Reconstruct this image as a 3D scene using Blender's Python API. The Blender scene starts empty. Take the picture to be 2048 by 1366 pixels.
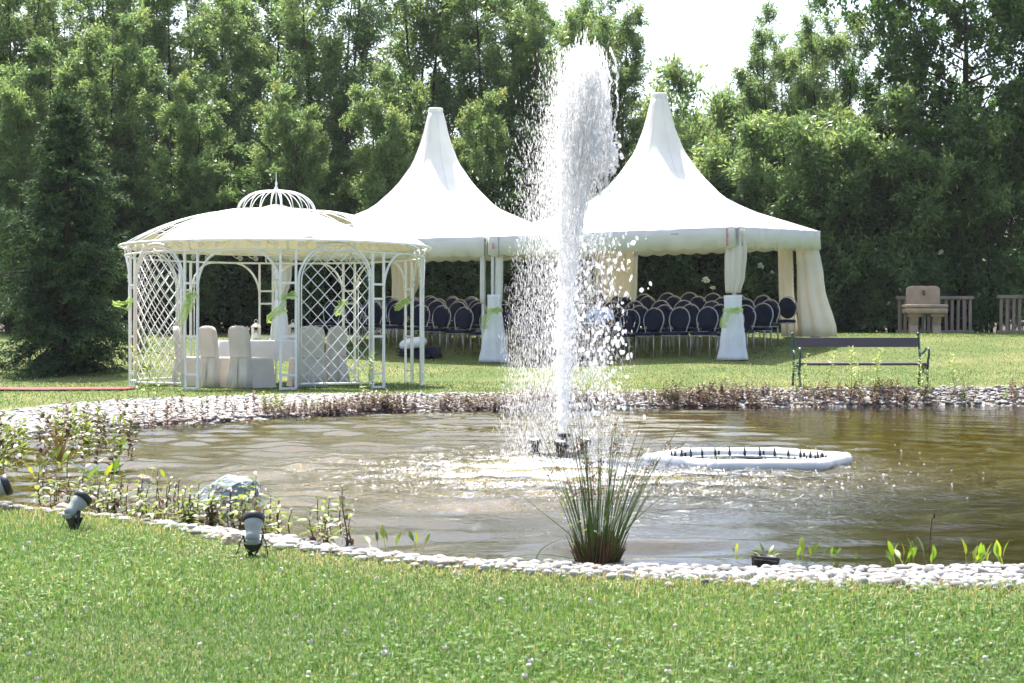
import bpy, math, random
import numpy as np
from mathutils import Vector, Matrix, Quaternion

R_ = math.radians
sc = bpy.context.scene
col = sc.collection
F, YH, EYE = 3450.0, 674.0, 1.0          # focal length (px of the 2048 frame), horizon row, eye height

# ------------------------------------------------------------------ camera
cd = bpy.data.cameras.new('camera')
cam = bpy.data.objects.new('camera', cd)
col.objects.link(cam)
cam.location = (0, 0, EYE)
cam.rotation_euler = (R_(90) - math.atan(9 / F), 0, 0)
cd.sensor_width = 36
cd.lens = F / 2048 * 36
cd.clip_start = 0.1
cd.clip_end = 3000
cd.dof.use_dof = True
cd.dof.focus_distance = 19
cd.dof.aperture_fstop = 14
sc.camera = cam

# ------------------------------------------------------------------ sky, sun, exposure
SUN_EL, SUN_AZ = R_(64), R_(-21)
w = bpy.data.worlds.new('World')
sc.world = w
w.use_nodes = True
nt = w.node_tree
nt.nodes.clear()
sky = nt.nodes.new('ShaderNodeTexSky')
sky.sky_type = 'NISHITA'
sky.sun_disc = False
sky.sun_elevation = SUN_EL
sky.sun_rotation = SUN_AZ
sky.air_density = 1.0
sky.dust_density = 4.0
sky.ozone_density = 1.0
bg = nt.nodes.new('ShaderNodeBackground')
bg.inputs['Strength'].default_value = 0.15
wo = nt.nodes.new('ShaderNodeOutputWorld')
nt.links.new(sky.outputs[0], bg.inputs[0])
nt.links.new(bg.outputs[0], wo.inputs[0])
sl = bpy.data.lights.new('sun', 'SUN')
sl.energy = 4.6
sl.angle = R_(0.53)
sl.color = (1.0, 0.965, 0.91)
so = bpy.data.objects.new('sun', sl)
col.objects.link(so)
SD = Vector((math.sin(SUN_AZ) * math.cos(SUN_EL), math.cos(SUN_AZ) * math.cos(SUN_EL), math.sin(SUN_EL)))
so.rotation_euler = SD.to_track_quat('Z', 'Y').to_euler()
so.location = SD * 60
vs = sc.view_settings
vs.view_transform = 'Standard'
vs.look = 'None'
vs.exposure = 1.4
vs.gamma = 1
sc.cycles.use_denoising = True
sc.cycles.use_adaptive_sampling = True
sc.cycles.adaptive_threshold = 0.03
sc.cycles.max_bounces = 10
sc.cycles.diffuse_bounces = 5
sc.cycles.transparent_max_bounces = 18
sc.cycles.volume_bounces = 0
sc.cycles.caustics_reflective = False
sc.cycles.caustics_refractive = False

rng = np.random.default_rng(11)
random.seed(11)


# ------------------------------------------------------------------ materials
def nodes(name):
    m = bpy.data.materials.new(name)
    m.use_nodes = True
    t = m.node_tree
    t.nodes.clear()
    out = t.nodes.new('ShaderNodeOutputMaterial')
    return m, t, out


def N(t, typ, **kw):
    n = t.nodes.new(typ)
    for k, v in kw.items():
        if k.startswith('i_'):
            n.inputs[k[2:].replace('_', ' ')].default_value = v
        else:
            setattr(n, k, v)
    return n


def c4(c):
    return (c[0], c[1], c[2], 1.0)


def mat(name, c, c2=None, rough=0.6, spec=0.4, metal=0.0, scale=8.0, bump=0.0, bscale=None, trans=0.0, tcol=None, coord='Object', stretch=(1, 1, 1), sheer=0.0):
    """A plain surface: two tones mixed by noise, optional relief, optional light passing through."""
    m, t, out = nodes(name)
    L = t.links.new
    tc = N(t, 'ShaderNodeTexCoord')
    mp = N(t, 'ShaderNodeMapping')
    mp.inputs['Scale'].default_value = stretch
    L(tc.outputs[coord], mp.inputs[0])
    nz = N(t, 'ShaderNodeTexNoise')
    nz.inputs['Scale'].default_value = scale
    nz.inputs['Detail'].default_value = 6
    L(mp.outputs[0], nz.inputs['Vector'])
    rp = N(t, 'ShaderNodeValToRGB')
    c2 = c2 or tuple(x * 0.8 for x in c)
    rp.color_ramp.elements[0].position = 0.3
    rp.color_ramp.elements[1].position = 0.7
    rp.color_ramp.elements[0].color = c4(c2)
    rp.color_ramp.elements[1].color = c4(c)
    L(nz.outputs[0], rp.inputs[0])
    p = N(t, 'ShaderNodeBsdfPrincipled')
    p.inputs['Roughness'].default_value = rough
    p.inputs['Metallic'].default_value = metal
    p.inputs['Specular IOR Level'].default_value = spec
    L(rp.outputs[0], p.inputs['Base Color'])
    sh = p.outputs[0]
    if bump:
        n2 = N(t, 'ShaderNodeTexNoise')
        n2.inputs['Scale'].default_value = bscale or scale * 3
        n2.inputs['Detail'].default_value = 5
        L(mp.outputs[0], n2.inputs['Vector'])
        b = N(t, 'ShaderNodeBump')
        b.inputs['Strength'].default_value = 1.0
        b.inputs['Distance'].default_value = bump
        L(n2.outputs[0], b.inputs['Height'])
        L(b.outputs[0], p.inputs['Normal'])
    if trans:
        tr = N(t, 'ShaderNodeBsdfTranslucent')
        if tcol:
            tr.inputs[0].default_value = c4(tcol)
        else:
            L(rp.outputs[0], tr.inputs[0])
        mx = N(t, 'ShaderNodeMixShader')
        mx.inputs[0].default_value = trans
        L(sh, mx.inputs[1])
        L(tr.outputs[0], mx.inputs[2])
        sh = mx.outputs[0]
    if sheer:
        tp = N(t, 'ShaderNodeBsdfTransparent')
        m3 = N(t, 'ShaderNodeMixShader')
        m3.inputs[0].default_value = sheer
        L(sh, m3.inputs[1])
        L(tp.outputs[0], m3.inputs[2])
        sh = m3.outputs[0]
    L(sh, out.inputs[0])
    return m


def leaf_mat(name, stops, rough=0.42, spec=0.5, trans=0.38, boost=1.5, ovar=0.12):
    """Leaves: colour from a per-leaf tone, light passing through the blade, a waxy gloss."""
    m, t, out = nodes(name)
    L = t.links.new
    at = N(t, 'ShaderNodeAttribute', attribute_name='tone')
    oi = N(t, 'ShaderNodeObjectInfo')
    ad = N(t, 'ShaderNodeMath', operation='MULTIPLY_ADD')
    ad.inputs[1].default_value = ovar
    L(oi.outputs['Random'], ad.inputs[0])
    L(at.outputs['Fac'], ad.inputs[2])
    rp = N(t, 'ShaderNodeValToRGB')
    el = rp.color_ramp.elements
    while len(el) < len(stops):
        el.new(0.5)
    for e, (pp, c) in zip(el, stops):
        e.position = pp
        e.color = c4(c)
    L(ad.outputs[0], rp.inputs[0])
    p = N(t, 'ShaderNodeBsdfPrincipled')
    p.inputs['Roughness'].default_value = rough
    p.inputs['Specular IOR Level'].default_value = spec
    L(rp.outputs[0], p.inputs['Base Color'])
    hs = N(t, 'ShaderNodeHueSaturation')
    hs.inputs['Hue'].default_value = 0.485
    hs.inputs['Saturation'].default_value = 1.1
    hs.inputs['Value'].default_value = boost
    L(rp.outputs[0], hs.inputs['Color'])
    tr = N(t, 'ShaderNodeBsdfTranslucent')
    L(hs.outputs[0], tr.inputs[0])
    mx = N(t, 'ShaderNodeMixShader')
    mx.inputs[0].default_value = trans
    L(p.outputs[0], mx.inputs[1])
    L(tr.outputs[0], mx.inputs[2])
    L(mx.outputs[0], out.inputs[0])
    return m


M = {}
M['white_metal'] = mat('white_metal', (0.80, 0.80, 0.78), (0.70, 0.71, 0.70), 0.4, 0.5, scale=14, bump=0.0008)
M['canvas'] = mat('canvas', (0.82, 0.81, 0.76), (0.76, 0.75, 0.69), 0.75, 0.2, scale=3, bump=0.004, bscale=5, trans=0.18, tcol=(0.82, 0.74, 0.58))
M['tent'] = mat('tent', (0.83, 0.83, 0.80), (0.76, 0.76, 0.73), 0.6, 0.3, scale=2.6, bump=0.007, bscale=2.2, trans=0.2, tcol=(0.82, 0.75, 0.60))
M['valance'] = mat('valance', (0.74, 0.74, 0.70), (0.66, 0.66, 0.62), 0.6, 0.3, scale=3.5, bump=0.004, bscale=3.2, trans=0.22, tcol=(0.74, 0.73, 0.68))
M['curtain'] = mat('curtain', (0.76, 0.73, 0.66), (0.68, 0.65, 0.58), 0.8, 0.2, scale=3, bump=0.008, bscale=6, trans=0.28, tcol=(0.80, 0.72, 0.55))
M['drape'] = mat('drape', (0.84, 0.85, 0.88), (0.76, 0.77, 0.82), 0.8, 0.2, scale=3, bump=0.010, bscale=7, trans=0.25)
M['alu'] = mat('alu', (0.55, 0.56, 0.57), (0.42, 0.43, 0.44), 0.4, 0.5, metal=0.6, scale=9)
M['strap'] = mat('strap', (0.33, 0.34, 0.36), None, 0.8, 0.2, scale=20)
M['red_tag'] = mat('red_tag', (0.45, 0.06, 0.09), (0.55, 0.35, 0.36), 0.7, 0.3, scale=30)
M['sash'] = mat('sash', (0.50, 0.68, 0.20), (0.40, 0.58, 0.13), 0.6, 0.3, scale=7, trans=0.5, tcol=(0.56, 0.74, 0.22), sheer=0.4)
M['navy'] = mat('navy', (0.009, 0.013, 0.042), (0.006, 0.009, 0.028), 0.85, 0.25, scale=40, bump=0.001, bscale=200)
M['chair_frame'] = mat('chair_frame', (0.46, 0.45, 0.44), (0.34, 0.33, 0.32), 0.4, 0.5, metal=0.5, scale=12)
M['cover'] = mat('cover', (0.66, 0.61, 0.55), (0.56, 0.515, 0.46), 0.85, 0.15, scale=4, bump=0.012, bscale=8, trans=0.12)
M['cloth'] = mat('cloth', (0.82, 0.82, 0.84), (0.74, 0.74, 0.78), 0.8, 0.2, scale=4, bump=0.006, bscale=8, trans=0.2)
M['lantern'] = mat('lantern', (0.66, 0.63, 0.54), (0.55, 0.52, 0.44), 0.5, 0.4, scale=15)
M['paper'] = mat('paper', (0.84, 0.84, 0.84), (0.8, 0.8, 0.8), 0.7, 0.2)
M['carpet'] = mat('carpet', (0.50, 0.13, 0.13), (0.40, 0.08, 0.09), 0.95, 0.1, scale=7, bump=0.006, bscale=60)
M['iron_green'] = mat('iron_green', (0.012, 0.075, 0.055), (0.008, 0.05, 0.04), 0.28, 0.6, scale=12)
M['bench_wood'] = mat('bench_wood', (0.075, 0.055, 0.060), (0.045, 0.032, 0.036), 0.42, 0.5, scale=6, bump=0.001, bscale=30, stretch=(0.15, 1, 1))
M['sandstone'] = mat('sandstone', (0.46, 0.34, 0.25), (0.34, 0.25, 0.185), 0.9, 0.15, scale=5, bump=0.008, bscale=25)
M['grey_wood'] = mat('grey_wood', (0.30, 0.225, 0.175), (0.20, 0.15, 0.12), 0.85, 0.2, scale=7, bump=0.003, bscale=25, stretch=(1, 1, 0.12))
M['black'] = mat('black_plastic', (0.018, 0.018, 0.020), (0.012, 0.012, 0.013), 0.45, 0.45, scale=20)
M['pipe'] = mat('pipe', (0.50, 0.50, 0.50), None, 0.5, 0.4)
M['brass'] = mat('brass', (0.05, 0.04, 0.035), None, 0.5, 0.5, metal=0.4)
M['hose'] = mat('hose', (0.45, 0.25, 0.02), None, 0.6, 0.3)
M['ring'] = mat('ring', (0.72, 0.72, 0.71), (0.58, 0.59, 0.59), 0.55, 0.35, scale=7, bump=0.002)
M['lamp_grey'] = mat('lamp_grey', (0.30, 0.32, 0.31), (0.20, 0.215, 0.21), 0.5, 0.4, scale=12)
M['rock'] = mat('rock', (0.36, 0.41, 0.42), (0.13, 0.16, 0.17), 0.9, 0.2, scale=7, bump=0.02, bscale=14, stretch=(1, 1, 2.5))
M['tan_rock'] = mat('tan_rock', (0.45, 0.36, 0.29), (0.28, 0.21, 0.17), 0.9, 0.15, scale=9, bump=0.01, bscale=20)
M['bark'] = mat('bark', (0.075, 0.058, 0.044), (0.035, 0.027, 0.021), 0.95, 0.1, scale=5, bump=0.02, bscale=10, stretch=(1, 1, 0.2))
M['stem'] = mat('stem', (0.10, 0.055, 0.035), (0.06, 0.03, 0.025), 0.7, 0.3, scale=20)
M['green_stem'] = mat('green_stem', (0.10, 0.17, 0.03), (0.07, 0.12, 0.025), 0.6, 0.3, scale=20, trans=0.2)
M['skin'] = mat('skin', (0.20, 0.10, 0.065), (0.17, 0.085, 0.055), 0.55, 0.4)
M['hair'] = mat('hair', (0.010, 0.008, 0.007), None, 0.5, 0.5, scale=60)
M['shirt'] = mat('shirt', (0.42, 0.50, 0.72), (0.36, 0.44, 0.66), 0.85, 0.2, scale=10, bump=0.004, bscale=15)
M['trousers'] = mat('trousers', (0.030, 0.026, 0.030), None, 0.9, 0.2)
M['umbel'] = mat('umbel', (0.70, 0.70, 0.58), (0.55, 0.56, 0.42), 0.8, 0.2, trans=0.3)
M['clover'] = mat('clover', (0.78, 0.74, 0.68), (0.66, 0.58, 0.50), 0.9, 0.1, scale=60, trans=0.2)
M['pink'] = mat('pink', (0.70, 0.20, 0.28), None, 0.8, 0.2)
M['rush_base'] = mat('rush_base', (0.12, 0.075, 0.035), (0.06, 0.035, 0.02), 0.8, 0.2, scale=30)
M['rush_head'] = mat('rush_head', (0.30, 0.15, 0.05), (0.18, 0.09, 0.03), 0.8, 0.2, scale=50)
M['dry_grass'] = mat('dry_grass', (0.55, 0.43, 0.16), (0.40, 0.30, 0.11), 0.8, 0.2, trans=0.2)

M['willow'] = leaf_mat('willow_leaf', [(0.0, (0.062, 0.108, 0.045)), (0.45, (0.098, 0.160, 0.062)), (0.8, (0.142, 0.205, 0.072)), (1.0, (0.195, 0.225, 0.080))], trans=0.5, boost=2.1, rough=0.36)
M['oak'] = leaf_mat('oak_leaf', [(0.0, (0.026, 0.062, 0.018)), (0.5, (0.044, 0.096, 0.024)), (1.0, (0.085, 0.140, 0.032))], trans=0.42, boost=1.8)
M['elder'] = leaf_mat('elder_leaf', [(0.0, (0.028, 0.060, 0.020)), (0.5, (0.044, 0.088, 0.027)), (1.0, (0.075, 0.125, 0.035))], trans=0.42, boost=1.8)
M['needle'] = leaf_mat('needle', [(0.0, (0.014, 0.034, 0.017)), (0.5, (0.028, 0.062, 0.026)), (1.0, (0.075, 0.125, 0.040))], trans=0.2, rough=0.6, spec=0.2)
M['grass'] = leaf_mat('grass_blade', [(0.0, (0.040, 0.100, 0.022)), (0.5, (0.080, 0.165, 0.034)), (0.8, (0.120, 0.212, 0.046)), (0.9, (0.30, 0.27, 0.10)), (1.0, (0.42, 0.36, 0.17))], trans=0.42, rough=0.5, spec=0.35, ovar=0.0)
M['mint_green'] = leaf_mat('mint_green', [(0.0, (0.08, 0.13, 0.03)), (1.0, (0.20, 0.26, 0.05))], trans=0.4, ovar=0.3)
M['mint_dark'] = leaf_mat('mint_dark', [(0.0, (0.060, 0.035, 0.030)), (0.6, (0.100, 0.060, 0.040)), (1.0, (0.10, 0.11, 0.04))], trans=0.3, ovar=0.3)
M['mint_red'] = leaf_mat('mint_red', [(0.0, (0.085, 0.035, 0.040)), (0.6, (0.140, 0.070, 0.060)), (1.0, (0.15, 0.13, 0.05))], trans=0.3, ovar=0.2)
M['pale_leaf'] = leaf_mat('pale_leaf', [(0.0, (0.18, 0.26, 0.07)), (1.0, (0.32, 0.40, 0.13))], trans=0.4, ovar=0.2)
M['broad_leaf'] = leaf_mat('broad_leaf', [(0.0, (0.07, 0.15, 0.03)), (0.7, (0.13, 0.24, 0.035)), (1.0, (0.24, 0.30, 0.04))], trans=0.45, rough=0.3, ovar=0.4)
M['rush'] = leaf_mat('rush_stem', [(0.0, (0.060, 0.115, 0.028)), (0.7, (0.115, 0.185, 0.040)), (1.0, (0.26, 0.28, 0.08))], trans=0.42, rough=0.4, ovar=0.0)


def pebble_mat():
    m, t, out = nodes('pebble')
    L = t.links.new
    at = N(t, 'ShaderNodeAttribute', attribute_name='tone')
    oi = N(t, 'ShaderNodeObjectInfo')
    ad = N(t, 'ShaderNodeMath', operation='ADD')
    L(at.outputs['Fac'], ad.inputs[0])
    L(oi.outputs['Random'], ad.inputs[1])
    fr = N(t, 'ShaderNodeMath', operation='FRACT')
    L(ad.outputs[0], fr.inputs[0])
    rp = N(t, 'ShaderNodeValToRGB')
    el = rp.color_ramp.elements
    for k in range(3):
        el.new(0.5)
    for e, (pp, c) in zip(el, [(0, (0.13, 0.125, 0.12)), (0.18, (0.26, 0.245, 0.23)), (0.5, (0.37, 0.355, 0.335)), (0.85, (0.46, 0.45, 0.43)), (1.0, (0.38, 0.29, 0.23))]):
        e.position = pp
        e.color = c4(c)
    L(fr.outputs[0], rp.inputs[0])
    tc = N(t, 'ShaderNodeTexCoord')
    nz = N(t, 'ShaderNodeTexNoise')
    nz.inputs['Scale'].default_value = 30
    nz.inputs['Detail'].default_value = 5
    L(tc.outputs['Object'], nz.inputs['Vector'])
    mr = N(t, 'ShaderNodeMapRange')
    mr.inputs[3].default_value = 0.75
    mr.inputs[4].default_value = 1.1
    L(nz.outputs[0], mr.inputs[0])
    mu = N(t, 'ShaderNodeMix', data_type='RGBA', blend_type='MULTIPLY')
    mu.inputs[0].default_value = 1
    L(rp.outputs[0], mu.inputs[6])
    L(mr.outputs[0], mu.inputs[7])
    p = N(t, 'ShaderNodeBsdfPrincipled')
    p.inputs['Roughness'].default_value = 0.75
    p.inputs['Specular IOR Level'].default_value = 0.3
    L(mu.outputs[2], p.inputs['Base Color'])
    L(p.outputs[0], out.inputs[0])
    return m


M['pebble'] = pebble_mat()


def ground_mat():
    """Lawn, pebble bank and pond bed on one sheet; the masks are attributes of the terrain."""
    m, t, out = nodes('ground')
    L = t.links.new
    tc = N(t, 'ShaderNodeTexCoord')

    def noise(scale, det=6, ro=0.6):
        n = N(t, 'ShaderNodeTexNoise')
        n.inputs['Scale'].default_value = scale
        n.inputs['Detail'].default_value = det
        n.inputs['Roughness'].default_value = ro
        L(tc.outputs['Object'], n.inputs['Vector'])
        return n

    def ramp(src, stops):
        r = N(t, 'ShaderNodeValToRGB')
        while len(r.color_ramp.elements) < len(stops):
            r.color_ramp.elements.new(0.5)
        for e, (pp, c) in zip(r.color_ramp.elements, stops):
            e.position = pp
            e.color = c4(c)
        L(src, r.inputs[0])
        return r.outputs[0]

    def mixc(f, a, b):
        x = N(t, 'ShaderNodeMix', data_type='RGBA')
        L(f, x.inputs[0])
        L(a, x.inputs[6])
        L(b, x.inputs[7])
        return x.outputs[2]

    fine = noise(38, 8, 0.75)
    big = noise(0.55, 4)
    g = ramp(fine.outputs[0], [(0.25, (0.040, 0.066, 0.020)), (0.5, (0.085, 0.120, 0.034)), (0.72, (0.145, 0.175, 0.058))])
    dr = ramp(fine.outputs[0], [(0.3, (0.130, 0.130, 0.045)), (0.7, (0.290, 0.260, 0.115))])
    at = N(t, 'ShaderNodeAttribute', attribute_name='dry')
    a1 = N(t, 'ShaderNodeMapRange')
    a1.inputs[1].default_value = 0.42
    a1.inputs[2].default_value = 0.70
    a1.inputs[4].default_value = 0.75
    L(big.outputs[0], a1.inputs[0])
    a2 = N(t, 'ShaderNodeMath', operation='ADD', use_clamp=True)
    L(a1.outputs[0], a2.inputs[0])
    L(at.outputs['Fac'], a2.inputs[1])
    lawn = mixc(a2.outputs[0], g, dr)
    # pebble bank seen from afar
    vo = N(t, 'ShaderNodeTexVoronoi')
    vo.inputs['Scale'].default_value = 17
    L(tc.outputs['Object'], vo.inputs['Vector'])
    pb = ramp(vo.outputs['Color'], [(0.0, (0.20, 0.19, 0.18)), (0.5, (0.33, 0.32, 0.30)), (1.0, (0.48, 0.47, 0.45))])
    # pond bed: silty olive brown with gravel
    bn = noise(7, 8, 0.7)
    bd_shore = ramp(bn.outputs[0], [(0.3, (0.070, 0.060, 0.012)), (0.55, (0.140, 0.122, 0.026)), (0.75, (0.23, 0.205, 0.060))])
    bd_deep = ramp(bn.outputs[0], [(0.3, (0.020, 0.020, 0.007)), (0.7, (0.050, 0.048, 0.016))])  # darker away from shore: painted stand-in for light absorbed by deeper water
    adp = N(t, 'ShaderNodeAttribute', attribute_name='depth_dim')
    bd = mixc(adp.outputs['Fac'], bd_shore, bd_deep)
    ap = N(t, 'ShaderNodeAttribute', attribute_name='peb')
    ab = N(t, 'ShaderNodeAttribute', attribute_name='bed')
    n3 = noise(9, 5)
    ms = N(t, 'ShaderNodeMath', operation='MULTIPLY_ADD')
    ms.inputs[1].default_value = 0.5
    ms.inputs[2].default_value = -0.25
    L(n3.outputs[0], ms.inputs[0])
    ad = N(t, 'ShaderNodeMath', operation='ADD')
    L(ap.outputs['Fac'], ad.inputs[0])
    L(ms.outputs[0], ad.inputs[1])
    st = N(t, 'ShaderNodeMapRange')
    st.inputs[1].default_value = 0.42
    st.inputs[2].default_value = 0.58
    L(ad.outputs[0], st.inputs[0])
    c = mixc(st.outputs[0], lawn, pb)
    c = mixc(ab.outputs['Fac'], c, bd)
    p = N(t, 'ShaderNodeBsdfPrincipled')
    p.inputs['Roughness'].default_value = 0.9
    p.inputs['Specular IOR Level'].default_value = 0.15
    L(c, p.inputs['Base Color'])
    b = N(t, 'ShaderNodeBump')
    b.inputs['Distance'].default_value = 0.03
    b.inputs['Strength'].default_value = 0.8
    L(fine.outputs[0], b.inputs['Height'])
    L(b.outputs[0], p.inputs['Normal'])
    L(p.outputs[0], out.inputs[0])
    return m


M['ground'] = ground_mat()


def water_mat():
    """Pond water: mirror by Fresnel, the rest passes to the bed with an olive tint; fine ripples as relief."""
    m, t, out = nodes('pond_water')
    L = t.links.new
    tc = N(t, 'ShaderNodeTexCoord')
    mp = N(t, 'ShaderNodeMapping')
    L(tc.outputs['Object'], mp.inputs[0])
    n1 = N(t, 'ShaderNodeTexNoise')
    n1.inputs['Scale'].default_value = 5.0
    n1.inputs['Detail'].default_value = 4
    L(mp.outputs[0], n1.inputs['Vector'])
    ch = N(t, 'ShaderNodeAttribute', attribute_name='chop')
    n2 = N(t, 'ShaderNodeTexNoise')
    n2.inputs['Scale'].default_value = 24.0
    n2.inputs['Detail'].default_value = 5
    L(mp.outputs[0], n2.inputs['Vector'])
    mu = N(t, 'ShaderNodeMath', operation='MULTIPLY')
    L(n2.outputs[0], mu.inputs[0])
    L(ch.outputs['Fac'], mu.inputs[1])
    ma = N(t, 'ShaderNodeMath', operation='MULTIPLY_ADD')
    ma.inputs[1].default_value = 0.30
    L(n1.outputs[0], ma.inputs[0])
    L(mu.outputs[0], ma.inputs[2])
    b = N(t, 'ShaderNodeBump')
    b.inputs['Strength'].default_value = 1.0
    b.inputs['Distance'].default_value = 0.03
    L(ma.outputs[0], b.inputs['Height'])
    gl = N(t, 'ShaderNodeBsdfGlossy')
    gl.inputs['Roughness'].default_value = 0.03
    gl.inputs[0].default_value = (0.95, 0.97, 1.0, 1)
    L(b.outputs[0], gl.inputs['Normal'])
    tr = N(t, 'ShaderNodeBsdfTransparent')
    tr.inputs[0].default_value = (0.74, 0.68, 0.34, 1)
    fr = N(t, 'ShaderNodeFresnel')
    fr.inputs[0].default_value = 1.33
    L(b.outputs[0], fr.inputs['Normal'])
    mx = N(t, 'ShaderNodeMixShader')
    L(fr.outputs[0], mx.inputs[0])
    L(tr.outputs[0], mx.inputs[1])
    L(gl.outputs[0], mx.inputs[2])
    L(mx.outputs[0], out.inputs[0])
    return m


M['water'] = water_mat()


def spray_mat():
    m, t, out = nodes('spray_water')
    L = t.links.new
    d = N(t, 'ShaderNodeBsdfDiffuse')
    d.inputs[0].default_value = (0.97, 0.98, 0.99, 1)
    tr = N(t, 'ShaderNodeBsdfTranslucent')
    tr.inputs[0].default_value = (0.99, 0.99, 1.0, 1)
    mx = N(t, 'ShaderNodeMixShader')
    mx.inputs[0].default_value = 0.78
    gl = N(t, 'ShaderNodeBsdfGlossy')
    gl.inputs['Roughness'].default_value = 0.15
    m2 = N(t, 'ShaderNodeMixShader')
    m2.inputs[0].default_value = 0.1
    L(d.outputs[0], mx.inputs[1])
    L(tr.outputs[0], mx.inputs[2])
    L(mx.outputs[0], m2.inputs[1])
    L(gl.outputs[0], m2.inputs[2])
    tp = N(t, 'ShaderNodeBsdfTransparent')
    m3 = N(t, 'ShaderNodeMixShader')
    m3.inputs[0].default_value = 0.58
    L(m2.outputs[0], m3.inputs[1])
    L(tp.outputs[0], m3.inputs[2])
    L(m3.outputs[0], out.inputs[0])
    return m


M['spray'] = spray_mat()


def glass_mat():
    m, t, out = nodes('lamp_glass')
    L = t.links.new
    p = N(t, 'ShaderNodeBsdfPrincipled')
    p.inputs['Base Color'].default_value = (0.62, 0.66, 0.66, 1)
    p.inputs['Roughness'].default_value = 0.12
    p.inputs['Specular IOR Level'].default_value = 0.7
    L(p.outputs[0], out.inputs[0])
    return m


M['glass'] = glass_mat()


# ------------------------------------------------------------------ mesh helpers
class MB:
    """Collects vertices and faces; build() links them as ONE mesh object."""

    def __init__(s):
        s.v, s.f, s.mi = [], [], []

    def add(s, vs_, fs, mi=0):
        o = len(s.v)
        s.v.extend([tuple(map(float, p)) for p in vs_])
        s.f.extend([tuple(i + o for i in f) for f in fs])
        s.mi.extend([mi] * len(fs))

    def box(s, c, size, rz=0, rx=0, ry=0, mi=0, taper=1.0):
        hx, hy, hz = size[0] / 2, size[1] / 2, size[2] / 2
        mt = Matrix.Rotation(rz, 3, 'Z') @ Matrix.Rotation(ry, 3, 'Y') @ Matrix.Rotation(rx, 3, 'X')
        pts = []
        for z in (-hz, hz):
            k = taper if z > 0 else 1
            for x, y in ((-hx, -hy), (hx, -hy), (hx, hy), (-hx, hy)):
                pts.append(mt @ Vector((x * k, y * k, z)) + Vector(c))
        s.add(pts, [(3, 2, 1, 0), (4, 5, 6, 7), (0, 1, 5, 4), (1, 2, 6, 5), (2, 3, 7, 6), (3, 0, 4, 7)], mi)

    def tube(s, path, r, sides=6, mi=0, caps=True, closed=False):
        pts = [Vector(p) for p in path]
        n = len(pts)
        rs = r if hasattr(r, '__len__') else [r] * n
        ref = None
        vsx = []
        for i in range(n):
            if closed:
                tg = (pts[(i + 1) % n] - pts[i - 1]).normalized()
            else:
                tg = (pts[min(i + 1, n - 1)] - pts[max(i - 1, 0)])
                tg = tg.normalized() if tg.length > 1e-9 else Vector((0, 0, 1))
            if ref is None:
                ref = Vector((0, 0, 1)) if abs(tg.z) < 0.9 else Vector((1, 0, 0))
            u = (ref - tg * ref.dot(tg))
            u = u.normalized() if u.length > 1e-6 else tg.orthogonal().normalized()
            ref = u
            v = tg.cross(u)
            for k in range(sides):
                a = 2 * math.pi * k / sides
                vsx.append(pts[i] + (u * math.cos(a) + v * math.sin(a)) * rs[i])
        fs = []
        m = n if closed else n - 1
        for i in range(m):
            j = (i + 1) % n
            for k in range(sides):
                k2 = (k + 1) % sides
                fs.append((i * sides + k, i * sides + k2, j * sides + k2, j * sides + k))
        if caps and not closed:
            fs.append(tuple(range(sides - 1, -1, -1)))
            fs.append(tuple((n - 1) * sides + k for k in range(sides)))
        s.add(vsx, fs, mi)

    def loft(s, rings, mi=0, cap0=True, cap1=True):
        n = len(rings[0])
        vsx = [p for r in rings for p in r]
        fs = []
        for i in range(len(rings) - 1):
            for k in range(n):
                k2 = (k + 1) % n
                fs.append((i * n + k, i * n + k2, (i + 1) * n + k2, (i + 1) * n + k))
        if cap0:
            fs.append(tuple(range(n - 1, -1, -1)))
        if cap1:
            fs.append(tuple((len(rings) - 1) * n + k for k in range(n)))
        s.add(vsx, fs, mi)

    def lathe(s, prof, c=(0, 0, 0), sides=16, mi=0, axis=None):
        q = Quaternion() if axis is None else Vector((0, 0, 1)).rotation_difference(Vector(axis))
        rings = []
        for r, z in prof:
            rings.append([q @ Vector((r * math.cos(2 * math.pi * k / sides), r * math.sin(2 * math.pi * k / sides), z)) + Vector(c) for k in range(sides)])
        s.loft(rings, mi)

    def grid(s, P, mi=0, closed_u=False):
        """P: rows x cols of points."""
        nr, nc = len(P), len(P[0])
        fs = []
        for i in range(nr - 1):
            for k in range(nc - (0 if closed_u else 1)):
                k2 = (k + 1) % nc
                fs.append((i * nc + k, i * nc + k2, (i + 1) * nc + k2, (i + 1) * nc + k))
        s.add([p for r in P for p in r], fs, mi)

    def prism(s, outline, y0, y1, mi=0):
        """outline in x,z extruded along y."""
        n = len(outline)
        s.add([(x, y0, z) for x, z in outline] + [(x, y1, z) for x, z in outline],
              [tuple(range(n)), tuple(range(2 * n - 1, n - 1, -1))] + [(k, k + n, (k + 1) % n + n, (k + 1) % n) for k in range(n)], mi)

    def mesh(s, name, mats, smooth=False):
        me = bpy.data.meshes.new(name)
        me.from_pydata(s.v, [], s.f)
        for m in (mats if isinstance(mats, (list, tuple)) else [mats]):
            me.materials.append(M[m] if isinstance(m, str) else m)
        if any(s.mi):
            me.polygons.foreach_set('material_index', s.mi)
        if smooth:
            me.polygons.foreach_set('use_smooth', [True] * len(me.polygons))
        me.update()
        return me

    def build(s, name, mats, parent=None, smooth=False, bevel=0):
        o = link(name, s.mesh(name, mats, smooth), parent)
        if bevel:
            b = o.modifiers.new('bevel', 'BEVEL')
            b.width = bevel
            b.segments = 2
            b.limit_method = 'ANGLE'
        return o


def link(name, me, parent=None, loc=None):
    o = bpy.data.objects.new(name, me)
    col.objects.link(o)
    if parent is not None:
        o.parent = parent
    if loc is not None:
        o.location = loc
    return o


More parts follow.
